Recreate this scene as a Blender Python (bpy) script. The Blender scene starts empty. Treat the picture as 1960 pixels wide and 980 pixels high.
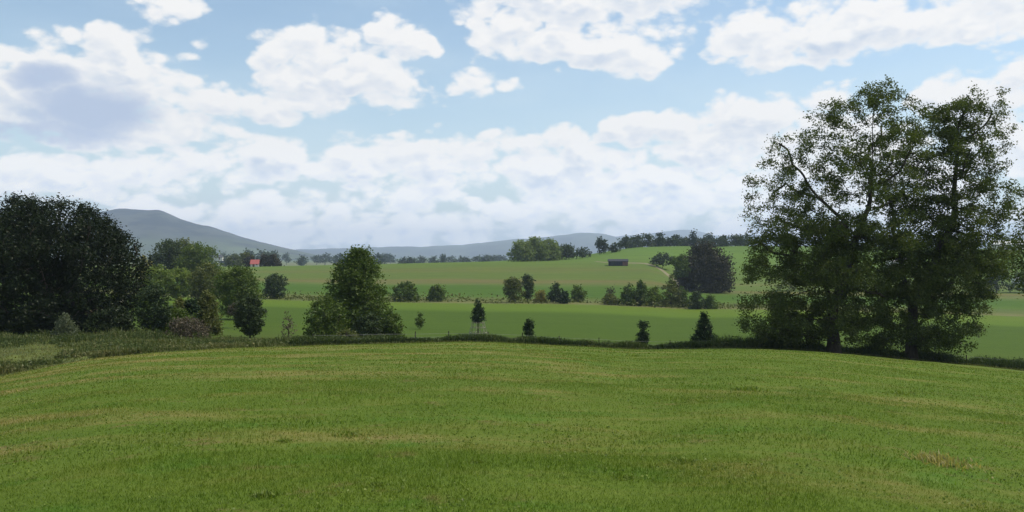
import bpy, math, random
import numpy as np
from mathutils import Vector

random.seed(7)
RNG = np.random.default_rng(7)
C = bpy.context.scene.collection
S = bpy.context.scene
F = 1600.0            # focal length in photo pixels (photo 1960 wide)
CX, HY = 980.0, 490.0 # principal point, horizon row
EYE = 1.7

# ------------------------------------------------------------------ camera
cam_data = bpy.data.cameras.new('camera')
cam_data.sensor_width = 36.0
cam_data.lens = 36.0 * F / 1960.0
cam_data.clip_start = 0.05
cam_data.clip_end = 40000.0
cam = bpy.data.objects.new('camera', cam_data)
cam.location = (0, 0, EYE)
cam.rotation_euler = (math.radians(90), 0, 0)
C.objects.link(cam)
S.camera = cam

# ------------------------------------------------------------------ render settings
S.render.engine = 'CYCLES'
S.view_settings.view_transform = 'Standard'
S.view_settings.look = 'None'
S.view_settings.exposure = 0.0
S.view_settings.gamma = 1.0
S.view_settings.use_curve_mapping = False
S.cycles.use_denoising = True
S.cycles.max_bounces = 6
S.cycles.diffuse_bounces = 3
S.cycles.transmission_bounces = 3
S.cycles.volume_bounces = 1
S.cycles.sample_clamp_indirect = 6.0

SUN_AZ, SUN_EL = math.radians(80), math.radians(57)   # azimuth from +Y towards +X


# ------------------------------------------------------------------ node helper
class NT:
    def __init__(self, tree):
        self.t = tree; self.n = tree.nodes; self.l = tree.links

    def put(self, sock, v):
        if isinstance(v, bpy.types.NodeSocket):
            self.l.new(v, sock)
        elif v is not None:
            sock.default_value = v

    def node(self, typ, **props):
        nd = self.n.new(typ)
        for k, v in props.items():
            setattr(nd, k, v)
        return nd

    def m(self, op, a, b=None, c=None, clamp=False):
        nd = self.node('ShaderNodeMath', operation=op, use_clamp=clamp)
        for i, v in enumerate((a, b, c)):
            self.put(nd.inputs[i], v)
        return nd.outputs[0]

    def v(self, op, a, b=None):
        nd = self.node('ShaderNodeVectorMath', operation=op)
        self.put(nd.inputs[0], a)
        if b is not None:
            self.put(nd.inputs[1], b)
        return nd.outputs['Value'] if op in ('DOT_PRODUCT', 'LENGTH') else nd.outputs[0]

    def xyz(self, vec):
        nd = self.node('ShaderNodeSeparateXYZ'); self.put(nd.inputs[0], vec)
        return nd.outputs

    def comb(self, x, y, z):
        nd = self.node('ShaderNodeCombineXYZ')
        for i, v in enumerate((x, y, z)):
            self.put(nd.inputs[i], v)
        return nd.outputs[0]

    def rng(self, val, a, b, c=0.0, d=1.0, smooth=True):
        nd = self.node('ShaderNodeMapRange')
        nd.interpolation_type = 'SMOOTHSTEP' if smooth else 'LINEAR'
        nd.clamp = True
        for i, v in enumerate((val, a, b, c, d)):
            self.put(nd.inputs[i], v)
        return nd.outputs[0]

    def mix(self, f, a, b, mode='MIX'):
        nd = self.node('ShaderNodeMix', data_type='RGBA', blend_type=mode)
        self.put(nd.inputs[0], f)
        for i, v in ((6, a), (7, b)):
            if isinstance(v, tuple) and len(v) == 3:
                v = v + (1.0,)
            self.put(nd.inputs[i], v)
        return nd.outputs[2]

    def noise(self, vec, scale, detail=4.0, rough=0.55, col=False):
        nd = self.node('ShaderNodeTexNoise', noise_dimensions='3D')
        self.put(nd.inputs['Vector'], vec)
        nd.inputs['Scale'].default_value = scale
        nd.inputs['Detail'].default_value = detail
        nd.inputs['Roughness'].default_value = rough
        return nd.outputs['Color'] if col else nd.outputs['Fac']

    def ramp(self, fac, stops):
        nd = self.node('ShaderNodeValToRGB')
        self.put(nd.inputs[0], fac)
        el = nd.color_ramp.elements
        while len(el) < len(stops):
            el.new(0.5)
        for e, (p, c) in zip(el, stops):
            e.position = p; e.color = tuple(c) + (1.0,)
        return nd.outputs[0]


# ------------------------------------------------------------------ world: sky with cumulus
world = bpy.data.worlds.new('World')
S.world = world
world.use_nodes = True
world.cycles.sampling_method = 'MANUAL'
world.cycles.sample_map_resolution = 256
world.node_tree.nodes.clear()
w = NT(world.node_tree)
out = w.node('ShaderNodeOutputWorld')
bg = w.node('ShaderNodeBackground')
bg.inputs['Strength'].default_value = 0.1
w.l.new(bg.outputs[0], out.inputs['Surface'])
sky = w.node('ShaderNodeTexSky', sky_type='NISHITA')
sky.sun_disc = False
sky.sun_elevation = SUN_EL
sky.sun_rotation = SUN_AZ
sky.air_density = 1.0
sky.dust_density = 1.2
sky.ozone_density = 2.0
tc = w.node('ShaderNodeTexCoord')
DIR = w.v('NORMALIZE', tc.outputs['Generated'])


def px2ang(px, py):
    a = math.atan((px - CX) / F)
    return a, math.atan((HY - py) / F * math.cos(a))


# each cumulus head: (px, py, rx, ry, weight) in degrees-of-sky terms of the photo's pixels
CLOUDS = [
    (20, 190, 120, 70, 1.0), (120, 130, 100, 62, 1.0), (240, 132, 120, 66, 1.0), (180, 210, 230, 62, 1.0),
    (345, 185, 95, 62, 1.0), (405, 195, 50, 45, 0.9), (310, 230, 140, 45, 0.8), (120, 215, 200, 70, 1.3), (200, 240, 190, 40, 1.2),
    (330, 16, 70, 28, 0.8), (385, 86, 40, 20, 0.6), (345, 112, 52, 22, 0.7),
    (590, 110, 90, 48, 1.0), (560, 165, 85, 55, 1.0), (510, 210, 62, 36, 0.9), (670, 155, 120, 44, 1.0), (745, 78, 62, 42, 1.0), (800, 96, 35, 16, .7),
    (700, 185, 110, 35, .7),
    (930, 166, 66, 24, 0.8),
    (960, 10, 80, 40, .9), (1060, 45, 130, 70, 1.1), (1190, 60, 140, 66, 1.1), (1290, 50, 60, 40, .9), (1150, -10, 300, 60, 1.0),
    (1480, 70, 120, 50, 1.0), (1600, 55, 160, 60, 1.1), (1750, 45, 150, 50, 1.1), (1890, 10, 160, 60, 1.0),
    (1900, 190, 110, 62, 1.1), (1960, 150, 80, 50, 1.0), (1930, 300, 120, 80, 1.0), (1590, 190, 52, 30, 1.0), (1785, 190, 50, 30, 0.9),
    (1230, 258, 100, 36, 1.0), (1320, 240, 60, 30, 0.9), (1440, 230, 90, 52, 1.1), (1400, 290, 160, 60, 1.0), (1520, 330, 160, 90, 1.1),
    (1650, 300, 160, 80, 1.0), (1780, 330, 160, 80, 1.0),
    (1075, 268, 44, 30, 0.9), (960, 310, 120, 46, 1.0), (830, 310, 90, 50, 1.0), (760, 290, 70, 38, 1.0), (670, 305, 80, 46, 1.0), (610, 328, 70, 30, .9),
    (500, 305, 85, 42, 1.0), (540, 288, 42, 28, .8), (1080, 330, 110, 46, 1.0), (1220, 340, 100, 40, 1.0), (380, 310, 130, 36, .8), (250, 320, 200, 44, .8), (80, 330, 150, 50, .8),
    (700, 380, 280, 50, .75), (1050, 400, 280, 46, .75), (1300, 380, 220, 40, .7), (300, 390, 260, 50, .7),
]


def cloud_density(dv):
    x, y, z = w.xyz(dv)
    az = w.m('ARCTAN2', x, y)
    el = w.m('ARCSINE', z)
    flat = w.v('MULTIPLY', dv, (1.0, 1.0, 1.7))
    wn = w.xyz(w.noise(flat, 7.0, 3.0, 0.55, col=True))
    azw = w.m('MULTIPLY_ADD', w.m('SUBTRACT', wn[0], 0.5), 0.075, az)
    elw = w.m('MULTIPLY_ADD', w.m('SUBTRACT', wn[1], 0.5), 0.045, el)
    p = w.comb(azw, elw, 0.0)
    best = None
    for (px, py, rx, ry, wt) in CLOUDS:
        a, e = px2ang(px, py)
        q = w.v('SUBTRACT', p, (a, e, 0.0))
        ca = math.cos(a)
        q = w.v('MULTIPLY', q, (F / (rx * 1.3 * ca * ca), F / (ry * 1.3 * ca), 0.0))
        d = w.m('MULTIPLY_ADD', w.v('DOT_PRODUCT', q, q), -wt * 0.9, wt * 0.9)
        best = d if best is None else w.m('MAXIMUM', best, d)
    best = w.m('ADD', w.m('MAXIMUM', best, -1.2), 0.12)
    # low horizon bank of distant cloud
    bank = w.rng(elw, 0.14, 0.05, -1.0, 0.62)
    best = w.m('MAXIMUM', best, bank)
    # clouds outside the photographed part of the sky
    outside = w.m('MAXIMUM', w.rng(w.m('ABSOLUTE', az), 0.60, 0.75), w.rng(el, 0.33, 0.42))
    big = w.m('MULTIPLY_ADD', w.noise(flat, 2.6, 2.0, 0.5), 6.0, -2.9)
    best = w.m('MULTIPLY_ADD', w.m('SUBTRACT', big, best), outside, best)
    fb = w.noise(flat, 13.0, 6.0, 0.58)
    vo = w.node('ShaderNodeTexVoronoi', feature='F1')
    vo.inputs['Scale'].default_value = 30.0
    vo.inputs['Detail'].default_value = 1.0
    w.put(vo.inputs['Vector'], w.v('ADD', flat, w.v('MULTIPLY', w.noise(flat, 20.0, 2.0, 0.5, col=True), (.03, .03, .03))))
    d = w.m('MULTIPLY_ADD', w.m('SUBTRACT', fb, 0.5), 2.3, best)
    d = w.m('MULTIPLY_ADD', w.m('SUBTRACT', 0.42, vo.outputs['Distance']), 0.75, d)
    return d, el, az, fb, flat


d0, EL, AZ, FB, FLAT = cloud_density(DIR)
d1, _, _, _, _ = cloud_density(w.v('NORMALIZE', w.v('ADD', DIR, (0.006, 0.0, 0.013))))
mask = w.rng(d0, 0.02, 0.50)
# self-shadow: how much cloud lies between here and the light above
occl = w.m('SUBTRACT', d1, w.m('MULTIPLY', d0, 0.55))
shade = w.rng(occl, 0.0, 0.75)
thick = w.rng(d0, 0.5, 1.6)
shade = w.m('MULTIPLY', shade, w.m('MULTIPLY_ADD', thick, 0.75, 0.25))
# the grey-blue belly of the big cumulus at the left
bel = None
for (px, py, rx, ry) in ((190, 215, 120, 48), (80, 245, 150, 22), (90, 150, 60, 26)):
    a, e = px2ang(px, py)
    q = w.v('SUBTRACT', w.comb(AZ, EL, 0.0), (a, e, 0.0))
    q = w.v('ADD', q, w.v('MULTIPLY', w.v('SUBTRACT', w.noise(FLAT, 9.0, 4.0, 0.6, col=True), (.5, .5, .5)), (.06, .05, 0)))
    q = w.v('MULTIPLY', q, (F / rx, F / ry, 0.0))
    b = w.m('SUBTRACT', 1.0, w.v('DOT_PRODUCT', q, q))
    b = w.m('MULTIPLY_ADD', w.m('SUBTRACT', FB, 0.5), 2.6, b)
    bel = b if bel is None else w.m('MAXIMUM', bel, b)
belly = w.rng(bel, -0.35, 1.0)
relief = w.m('MULTIPLY', w.rng(w.m('SUBTRACT', d1, d0), -0.30, 0.55, smooth=False), w.rng(d0, 0.25, 0.9))
shade = w.m('MULTIPLY_ADD', relief, 0.62, w.m('MULTIPLY', shade, 0.7), clamp=True)
shade = w.m('MAXIMUM', shade, w.m('MULTIPLY', belly, 0.9))
K = 10.0   # background strength 0.1
lit = (1.0 * K, 0.985 * K, 0.965 * K)
dark = (0.40 * K, 0.54 * K, 0.74 * K)
ccol = w.mix(w.m('MULTIPLY', shade, 0.72), lit, dark)
ccol = w.mix(w.m('MULTIPLY', belly, 0.46), ccol, (0.37 * K, 0.47 * K, 0.71 * K))
low = w.rng(EL, 0.0, 0.16, 1.32, 1.0)   # extra brightness put into low clouds' colour, offsetting dimming by the haze
ccol = w.mix(1.0, ccol, w.comb(low, low, low), 'MULTIPLY')
# thin high veil makes the blue pale; thicker toward the horizon
veil_n = w.noise(w.v('MULTIPLY', DIR, (1.0, 1.0, 3.0)), 4.0, 4.0, 0.55)
veil = w.m('ADD', w.m('MULTIPLY', w.rng(veil_n, 0.35, 0.75), 0.22), w.rng(EL, 0.28, 0.0, 0.10, 0.62), clamp=True)
skyc = w.mix(1.0, sky.outputs[0], (1.62, 1.68, 1.56), 'MULTIPLY')
base = w.mix(veil, skyc, (0.74 * K, 0.87 * K, 0.94 * K))
final = w.mix(w.m('MULTIPLY', mask, 0.97), base, ccol)
w.l.new(final, bg.inputs['Color'])

# ------------------------------------------------------------------ sun
sd = bpy.data.lights.new('sun', 'SUN')
sd.energy = 4.3
sd.angle = math.radians(0.8)
sd.color = (1.0, 0.92, 0.78)
sun = bpy.data.objects.new('sun', sd)
sdir = Vector((math.sin(SUN_AZ) * math.cos(SUN_EL), math.cos(SUN_AZ) * math.cos(SUN_EL), math.sin(SUN_EL)))
sun.rotation_euler = sdir.to_track_quat('Z', 'Y').to_euler()
sun.location = (30, 60, 90)
C.objects.link(sun)


# ------------------------------------------------------------------ object helpers
def tag(o, label=None, cat=None, group=None, kind=None):
    if label: o['label'] = label
    if cat: o['category'] = cat
    if group: o['group'] = group
    if kind: o['kind'] = kind
    return o


def link(name, mesh, parent=None, loc=None):
    o = bpy.data.objects.new(name, mesh)
    C.objects.link(o)
    if parent is not None: o.parent = parent
    if loc is not None: o.location = loc
    return o


def empty(name, loc, rz=0.0):
    o = bpy.data.objects.new(name, None)
    o.empty_display_size = 0.5
    C.objects.link(o)
    o.location = loc
    o.rotation_euler = (0, 0, rz)
    return o


def np_mesh(name, verts, faces, mat, smooth=False, tint=None, nsides=4):
    """faces: (M,k) int array, or list of such arrays"""
    me = bpy.data.meshes.new(name)
    if not isinstance(faces, list): faces = [faces]
    verts = np.asarray(verts, dtype=np.float32)
    me.vertices.add(len(verts))
    me.vertices.foreach_set('co', verts.ravel())
    lv = np.concatenate([f.ravel() for f in faces]).astype(np.int32)
    tot = np.concatenate([np.full(len(f), f.shape[1]) for f in faces]).astype(np.int32)
    st = np.concatenate([[0], np.cumsum(tot)[:-1]]).astype(np.int32)
    me.loops.add(len(lv)); me.loops.foreach_set('vertex_index', lv)
    me.polygons.add(len(tot))
    me.polygons.foreach_set('loop_start', st)
    me.polygons.foreach_set('loop_total', tot)
    me.polygons.foreach_set('use_smooth', np.full(len(tot), smooth))
    if tint is not None:
        at = me.attributes.new('tint', 'FLOAT', 'POINT')
        at.data.foreach_set('value', np.asarray(tint, dtype=np.float32))
    me.update(calc_edges=True)
    me.validate()
    me.materials.append(mat)
    return me


# ------------------------------------------------------------------ terrain
UC = np.array([-300, 0, 210, 430, 680, 900, 1100, 1230, 1320, 1400, 1550, 1700, 1850, 1960, 2260], float)
ROWS = [  # (depth Y per column, photo row per column)
    # meadow edge
    ([34, 39, 46, 52, 57, 60, 62, 63, 63.5, 64, 64, 65, 65, 64, 60],
     [790, 722, 684, 668, 660, 655, 663, 669, 668, 667, 672, 685, 699, 710, 745]),
    # end of the rough verge
    ([60, 62, 63, 64, 63, 65, 66, 67, 67, 67.5, 68, 69, 70, 70, 70],
     [668, 648, 648, 655, 656, 656, 664, 670, 669, 668, 673, 684, 695, 704, 725]),
    # front of the level green field
    ([100] * 3 + [105] * 12,
     [610, 605, 615, 622, 635, 649, 653, 656, 656, 656, 658, 662, 670, 676, 690]),
    # far end of the green field
    ([205] * 15,
     [560, 562, 565, 572, 578, 581, 583, 588, 592, 592, 595, 598, 602, 606, 612]),
    # end of the scrub strip
    ([240] * 15,
     [548, 548, 550, 558, 566, 569, 571, 575, 578, 580, 582, 585, 590, 592, 596]),
    ([310] * 15,
     [530, 530, 532, 536, 542, 542, 541, 543, 556, 560, 562, 563, 565, 566, 570]),
    ([370] * 15,
     [518, 518, 520, 523, 523, 520, 519, 518, 540, 545, 546, 548, 550, 550, 550]),
    ([430] * 15,
     [510, 510, 510, 511, 507, 502, 500, 498, 513, 520, 520, 522, 525, 525, 525]),
    # ridge
    ([560] * 15,
     [512, 512, 512, 512, 509, 502, 490, 473, 471, 471, 471, 473, 476, 476, 480]),
    ([900] * 15, [518] * 15),
    ([11500] * 15, [492.24] * 15),
]


def pchip(x, y, xq):
    """monotone cubic; x (K,) increasing, y (K,) -> at xq (clamped)"""
    x = np.asarray(x, float); y = np.asarray(y, float)
    h = np.diff(x); dl = np.diff(y) / h
    m = np.zeros_like(y)
    w1 = 2 * h[1:] + h[:-1]; w2 = h[1:] + 2 * h[:-1]
    same = dl[:-1] * dl[1:] > 0
    with np.errstate(divide='ignore', invalid='ignore'):
        hm = (w1 + w2) / (w1 / dl[:-1] + w2 / dl[1:])
    m[1:-1] = np.where(same, hm, 0.0)
    m[0] = dl[0] * 0.5; m[-1] = dl[-1] * 0.5
    xq = np.clip(np.asarray(xq, float), x[0], x[-1])
    i = np.clip(np.searchsorted(x, xq) - 1, 0, len(x) - 2)
    t = (xq - x[i]) / h[i]
    return ((2 * t**3 - 3 * t**2 + 1) * y[i] + (t**3 - 2 * t**2 + t) * h[i] * m[i]
            + (-2 * t**3 + 3 * t**2) * y[i + 1] + (t**3 - t**2) * h[i] * m[i + 1])


class Ray:
    """height profile along one azimuth"""
    def __init__(self, th):
        if abs(th) < math.radians(75):
            u = CX + F * math.tan(th)
            sec = 1 / math.cos(min(max(th, -0.70), 0.70))
        else:
            u = -9e9 if th < 0 else 9e9
            sec = 1 / math.cos(0.70)
        uc = min(max(u, UC[0]), UC[-1])
        # behind the camera both sides meet: blend towards a common profile
        self.R = []; self.Z = []
        for Y, P in ROWS:
            y = float(pchip(UC, Y, uc)); p = float(pchip(UC, P, uc))
            z = EYE - (p - HY) / F * y
            self.R.append(y * sec); self.Z.append(z)
        k = max(0.0, (abs(th) - math.radians(90)) / math.radians(90))
        if k > 0:
            common = [-5.5, -6.5, -9, -11, -11, -9, -7, -6, -6, -14, -14]
            k = k * k * (3 - 2 * k)
            self.Z = [a * (1 - k) + b * k for a, b in zip(self.Z, common)]
        E, ze = self.R[0], self.Z[0]
        s = (ze - EYE) / E * 0.97
        # z = a r + b r^2 with z(E)=ze, z'(E)=s
        self.b = (s - ze / E) / E
        self.a = ze / E - self.b * E
        self.s = s
        self.Rn = np.array(self.R); self.Zn = np.array(self.Z)

    def h(self, r):
        r = np.asarray(r, float)
        near = self.a * r + self.b * r * r
        far = pchip(self.Rn, self.Zn, r)
        return np.where(r <= self.R[0], near, far)


_rays = {}
def ray(th):
    k = round(th, 5)
    if k not in _rays: _rays[k] = Ray(th)
    return _rays[k]


def bumps(x, y):
    return 0.55 * (0.035 * np.sin(x * 0.9 + 1.3 * np.sin(y * 0.53)) * np.sin(y * 0.71 + 0.8 * np.sin(x * 0.37))
            + 0.02 * np.sin(x * 2.3 + y * 1.1) * np.sin(y * 1.9 - x * 0.7))


def H(x, y):
    r = math.hypot(x, y)
    z = float(ray(math.atan2(x, y)).h(r))
    return z + float(bumps(x, y))


def at(px, Y):
    """point on the ground at photo column px, depth Y"""
    x = (px - CX) / F * Y
    return Vector((x, Y, H(x, Y)))


def Hn(x, y):
    """vectorised ground height (azimuth binned + linear interpolation)"""
    th = np.arctan2(x, y); r = np.hypot(x, y)
    grid = np.linspace(-0.9, 0.9, 721)
    if not hasattr(Hn, 'tab'):
        rs = np.concatenate([np.linspace(0, 80, 321), np.linspace(80.5, 700, 300)])
        Hn.rs = rs
        Hn.tab = np.array([ray(t).h(rs) for t in grid])
    f = np.clip((th + 0.9) / 1.8 * 720, 0, 719.999); i = f.astype(int); f = f - i
    z = np.empty_like(r)
    ri = np.clip(np.searchsorted(Hn.rs, r) - 1, 0, len(Hn.rs) - 2)
    g = (r - Hn.rs[ri]) / (Hn.rs[ri + 1] - Hn.rs[ri])
    A = Hn.tab[i, ri] * (1 - g) + Hn.tab[i, ri + 1] * g
    B = Hn.tab[i + 1, ri] * (1 - g) + Hn.tab[i + 1, ri + 1] * g
    return A * (1 - f) + B * f + bumps(x, y)


THS = np.concatenate([np.radians(np.linspace(-180, -46, 48)[:-1]), np.radians(np.linspace(-46, 46, 369)),
                      np.radians(np.linspace(46, 180, 48)[1:])])


def ring(name, k0, k1, n, mat, power=1.0, label=None):
    """terrain sheet between boundary row k0 and k1 (k0 = -1: the camera's own spot)"""
    V = []
    ts = np.linspace(0, 1, n) ** power
    for th in THS:
        ry = ray(th)
        r0 = 0.35 if k0 < 0 else ry.R[k0]
        rr = r0 + (ry.R[k1] - r0) * ts
        z = ry.h(rr)
        x = np.sin(th) * rr; y = np.cos(th) * rr
        if k1 <= 8: z = z + bumps(x, y)
        V.append(np.stack([x, y, z], 1))
    V = np.array(V)
    nt = len(THS)
    idx = np.arange(nt * n).reshape(nt, n)
    q = np.stack([idx[:-1, :-1], idx[1:, :-1], idx[1:, 1:], idx[:-1, 1:]], -1).reshape(-1, 4)[:, ::-1]
    faces = [q]
    verts = V.reshape(-1, 3)
    if k0 < 0:  # close the hole under the camera
        verts = np.vstack([verts, [[0, 0, 0.0]]])
        c = len(verts) - 1
        tri = np.stack([idx[1:, 0], idx[:-1, 0], np.full(nt - 1, c)], 1)[:, ::-1]
        faces.append(tri)
    o = link(name, np_mesh(name, verts, faces, mat, smooth=True))
    return tag(o, kind='structure')


# ------------------------------------------------------------------ materials
def new_mat(name):
    m = bpy.data.materials.new(name)
    m.use_nodes = True
    m.node_tree.nodes.clear()
    t = NT(m.node_tree)
    o = t.node('ShaderNodeOutputMaterial')
    return m, t, o


def principled(t, o, col, rough=0.9, spec=0.2, bump=None, bump_s=0.3, bump_d=0.05):
    b = t.node('ShaderNodeBsdfPrincipled')
    t.put(b.inputs['Base Color'], col if not isinstance(col, tuple) else col + (1.0,))
    t.put(b.inputs['Roughness'], rough)
    b.inputs['Specular IOR Level'].default_value = spec
    if bump is not None:
        bn = t.node('ShaderNodeBump')
        bn.inputs['Strength'].default_value = bump_s
        bn.inputs['Distance'].default_value = bump_d
        t.put(bn.inputs['Height'], bump)
        t.l.new(bn.outputs[0], b.inputs['Normal'])
    t.l.new(b.outputs[0], o.inputs['Surface'])
    return b


def meadow_color(t):
    """cut grass: greens, olive and straw patches in swathes across the hill"""
    g = t.node('ShaderNodeNewGeometry')
    P = g.outputs['Position']
    P = t.v('MULTIPLY', P, (1, 1, 0))
    rot = t.node('ShaderNodeMapping')
    rot.inputs['Rotation'].default_value = (0, 0, math.radians(-16))
    rot.inputs['Scale'].default_value = (0.05, 0.42, 1)
    t.put(rot.inputs['Vector'], P)
    sw = t.noise(rot.outputs[0], 1.0, 5.0, 0.6)          # long swathes
    mid = t.noise(t.v('MULTIPLY', P, (0.35, 0.8, 1)), 0.8, 5.0, 0.62)
    fine = t.noise(P, 9.0, 4.0, 0.65)
    big = t.noise(P, 0.06, 2.0, 0.5)
    x, y, z = t.xyz(P)
    dry = t.m('ADD', t.m('MULTIPLY', sw, 1.15), t.m('MULTIPLY', mid, 0.75))
    dry = t.m('ADD', dry, t.m('MULTIPLY', big, 0.35))
    # the left and middle of the hill are drier than the right
    dry = t.m('ADD', dry, t.rng(x, -25.0, 14.0, 0.10, -0.10))
    green = t.mix(t.rng(fine, 0.3, 0.7), (0.056, 0.097, 0.009), (0.093, 0.142, 0.015))
    green = t.mix(t.rng(mid, 0.35, 0.65), green, (0.092, 0.134, 0.016))
    straw = t.mix(t.rng(fine, 0.3, 0.7), (0.130, 0.120, 0.028), (0.225, 0.188, 0.070))
    c = t.mix(t.rng(dry, 1.02, 1.42), green, straw)
    th = t.noise(t.v('MULTIPLY', P, (0.9, 1.2, 1)), 1.1, 5.0, 0.7)      # thatch and bare earth showing through
    c = t.mix(t.m('MULTIPLY', t.rng(th, 0.56, 0.70), 0.6), c, (0.150, 0.112, 0.048))
    lush = t.noise(t.v('ADD', t.v('MULTIPLY', P, (0.5, 0.7, 1)), (37, 11, 0)), 0.9, 4.0, 0.65)
    c = t.mix(t.m('MULTIPLY', t.rng(lush, 0.54, 0.68), 0.55), c, (0.060, 0.135, 0.014))
    return c, fine, P


MAT = {}
m, t, o = new_mat('meadow_turf')
c, fine, P = meadow_color(t)
principled(t, o, c, 0.95, 0.1, t.noise(P, 14.0, 5.0, 0.7), 0.7, 0.06)
MAT['meadow'] = m


def leaf_shader(t, o, col, trans=0.3, tcol=None):
    d = t.node('ShaderNodeBsdfDiffuse'); t.put(d.inputs['Color'], col)
    tr = t.node('ShaderNodeBsdfTranslucent')
    t.put(tr.inputs['Color'], t.mix(1.0, col, tcol or (1.25, 1.35, 0.55), 'MULTIPLY'))
    mx = t.node('ShaderNodeMixShader'); mx.inputs[0].default_value = trans
    t.l.new(d.outputs[0], mx.inputs[1]); t.l.new(tr.outputs[0], mx.inputs[2])
    gl = t.node('ShaderNodeBsdfGlossy'); gl.inputs['Roughness'].default_value = 0.45
    gl.inputs['Color'].default_value = (1, 1, 1, 1)
    m2 = t.node('ShaderNodeMixShader'); m2.inputs[0].default_value = 0.012
    t.l.new(mx.outputs[0], m2.inputs[1]); t.l.new(gl.outputs[0], m2.inputs[2])
    t.l.new(m2.outputs[0], o.inputs['Surface'])


m, t, o = new_mat('grass_blades')
c, fine, P = meadow_color(t)
tn = t.node('ShaderNodeAttribute', attribute_name='tint').outputs['Fac']
c = t.mix(1.0, c, t.ramp(tn, [(0, (.95, 1.0, .85)), (0.6, (1.35, 1.32, 1.15)), (0.9, (1.7, 1.55, 1.5)), (1, (2.1, 1.9, 1.9))]), 'MULTIPLY')
leaf_shader(t, o, c, 0.35, (1.1, 1.2, 0.6))
MAT['blades'] = m


def leaf_mat(name, dark, mid, light, trans=0.28):
    m, t, o = new_mat(name)
    tn = t.node('ShaderNodeAttribute', attribute_name='tint').outputs['Fac']
    c = t.ramp(tn, [(0.0, dark), (0.5, mid), (1.0, light)])
    leaf_shader(t, o, c, trans)
    MAT[name] = m
    return m


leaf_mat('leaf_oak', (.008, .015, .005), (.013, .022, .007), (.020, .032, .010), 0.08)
leaf_mat('leaf_plane', (.042, .062, .014), (.070, .094, .022), (.130, .148, .044), 0.30)
leaf_mat('leaf_mid', (.044, .070, .014), (.070, .108, .022), (.118, .156, .036), 0.28)
leaf_mat('leaf_bright', (0.070, 0.108, 0.020), (0.125, 0.172, 0.030), (0.190, 0.230, 0.054), 0.32)
leaf_mat('leaf_willow', (0.098, 0.137, 0.039), (0.150, 0.195, 0.062), (0.221, 0.260, 0.098), 0.3)
leaf_mat('leaf_dark', (0.023, 0.039, 0.018), (0.036, 0.057, 0.023), (0.058, 0.081, 0.031), 0.15)
leaf_mat('leaf_conifer', (0.013, 0.029, 0.013), (0.022, 0.042, 0.017), (0.037, 0.062, 0.022), 0.1)
leaf_mat('leaf_purple', (0.039, 0.039, 0.029), (0.062, 0.057, 0.039), (0.098, 0.078, 0.052), 0.2)
leaf_mat('leaf_copper', (.018, .019, .010), (.030, .029, .015), (.050, .046, .022), 0.15)
leaf_mat('leaf_grey', (0.078, 0.098, 0.058), (0.124, 0.146, 0.086), (0.182, 0.195, 0.124), 0.25)
leaf_mat('leaf_yellow', (0.143, 0.137, 0.036), (0.208, 0.189, 0.052), (0.273, 0.240, 0.078), 0.3)
leaf_mat('leaf_olive', (0.072, 0.086, 0.026), (0.104, 0.120, 0.036), (0.156, 0.156, 0.055), 0.28)
leaf_mat('twig_brown', (0.065, 0.055, 0.039), (0.104, 0.086, 0.060), (0.169, 0.143, 0.104), 0.15)
leaf_mat('weeds', (0.039, 0.062, 0.021), (0.078, 0.101, 0.031), (0.169, 0.156, 0.068), 0.25)
leaf_mat('dry_straw', (0.260, 0.208, 0.104), (0.390, 0.312, 0.169), (0.546, 0.468, 0.286), 0.3)
leaf_mat('far_leaf', (.028, .048, .032), (.042, .066, .038), (.060, .086, .046), 0.15)


def bark(name, a, b):
    m, t, o = new_mat(name)
    g = t.node('ShaderNodeNewGeometry')
    n = t.noise(t.v('MULTIPLY', g.outputs['Position'], (1, 1, 0.25)), 7.0, 5.0, 0.6)
    principled(t, o, t.mix(t.rng(n, 0.3, 0.7), a, b), 0.9, 0.2, n, 0.6, 0.03)
    MAT[name] = m


bark('bark_dark', (.030, .024, .018), (.065, .055, .042))
bark('bark_plane', (.055, .048, .036), (.150, .140, .110))
bark('wood_grey', (.18, .16, .13), (.34, .31, .26))


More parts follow.
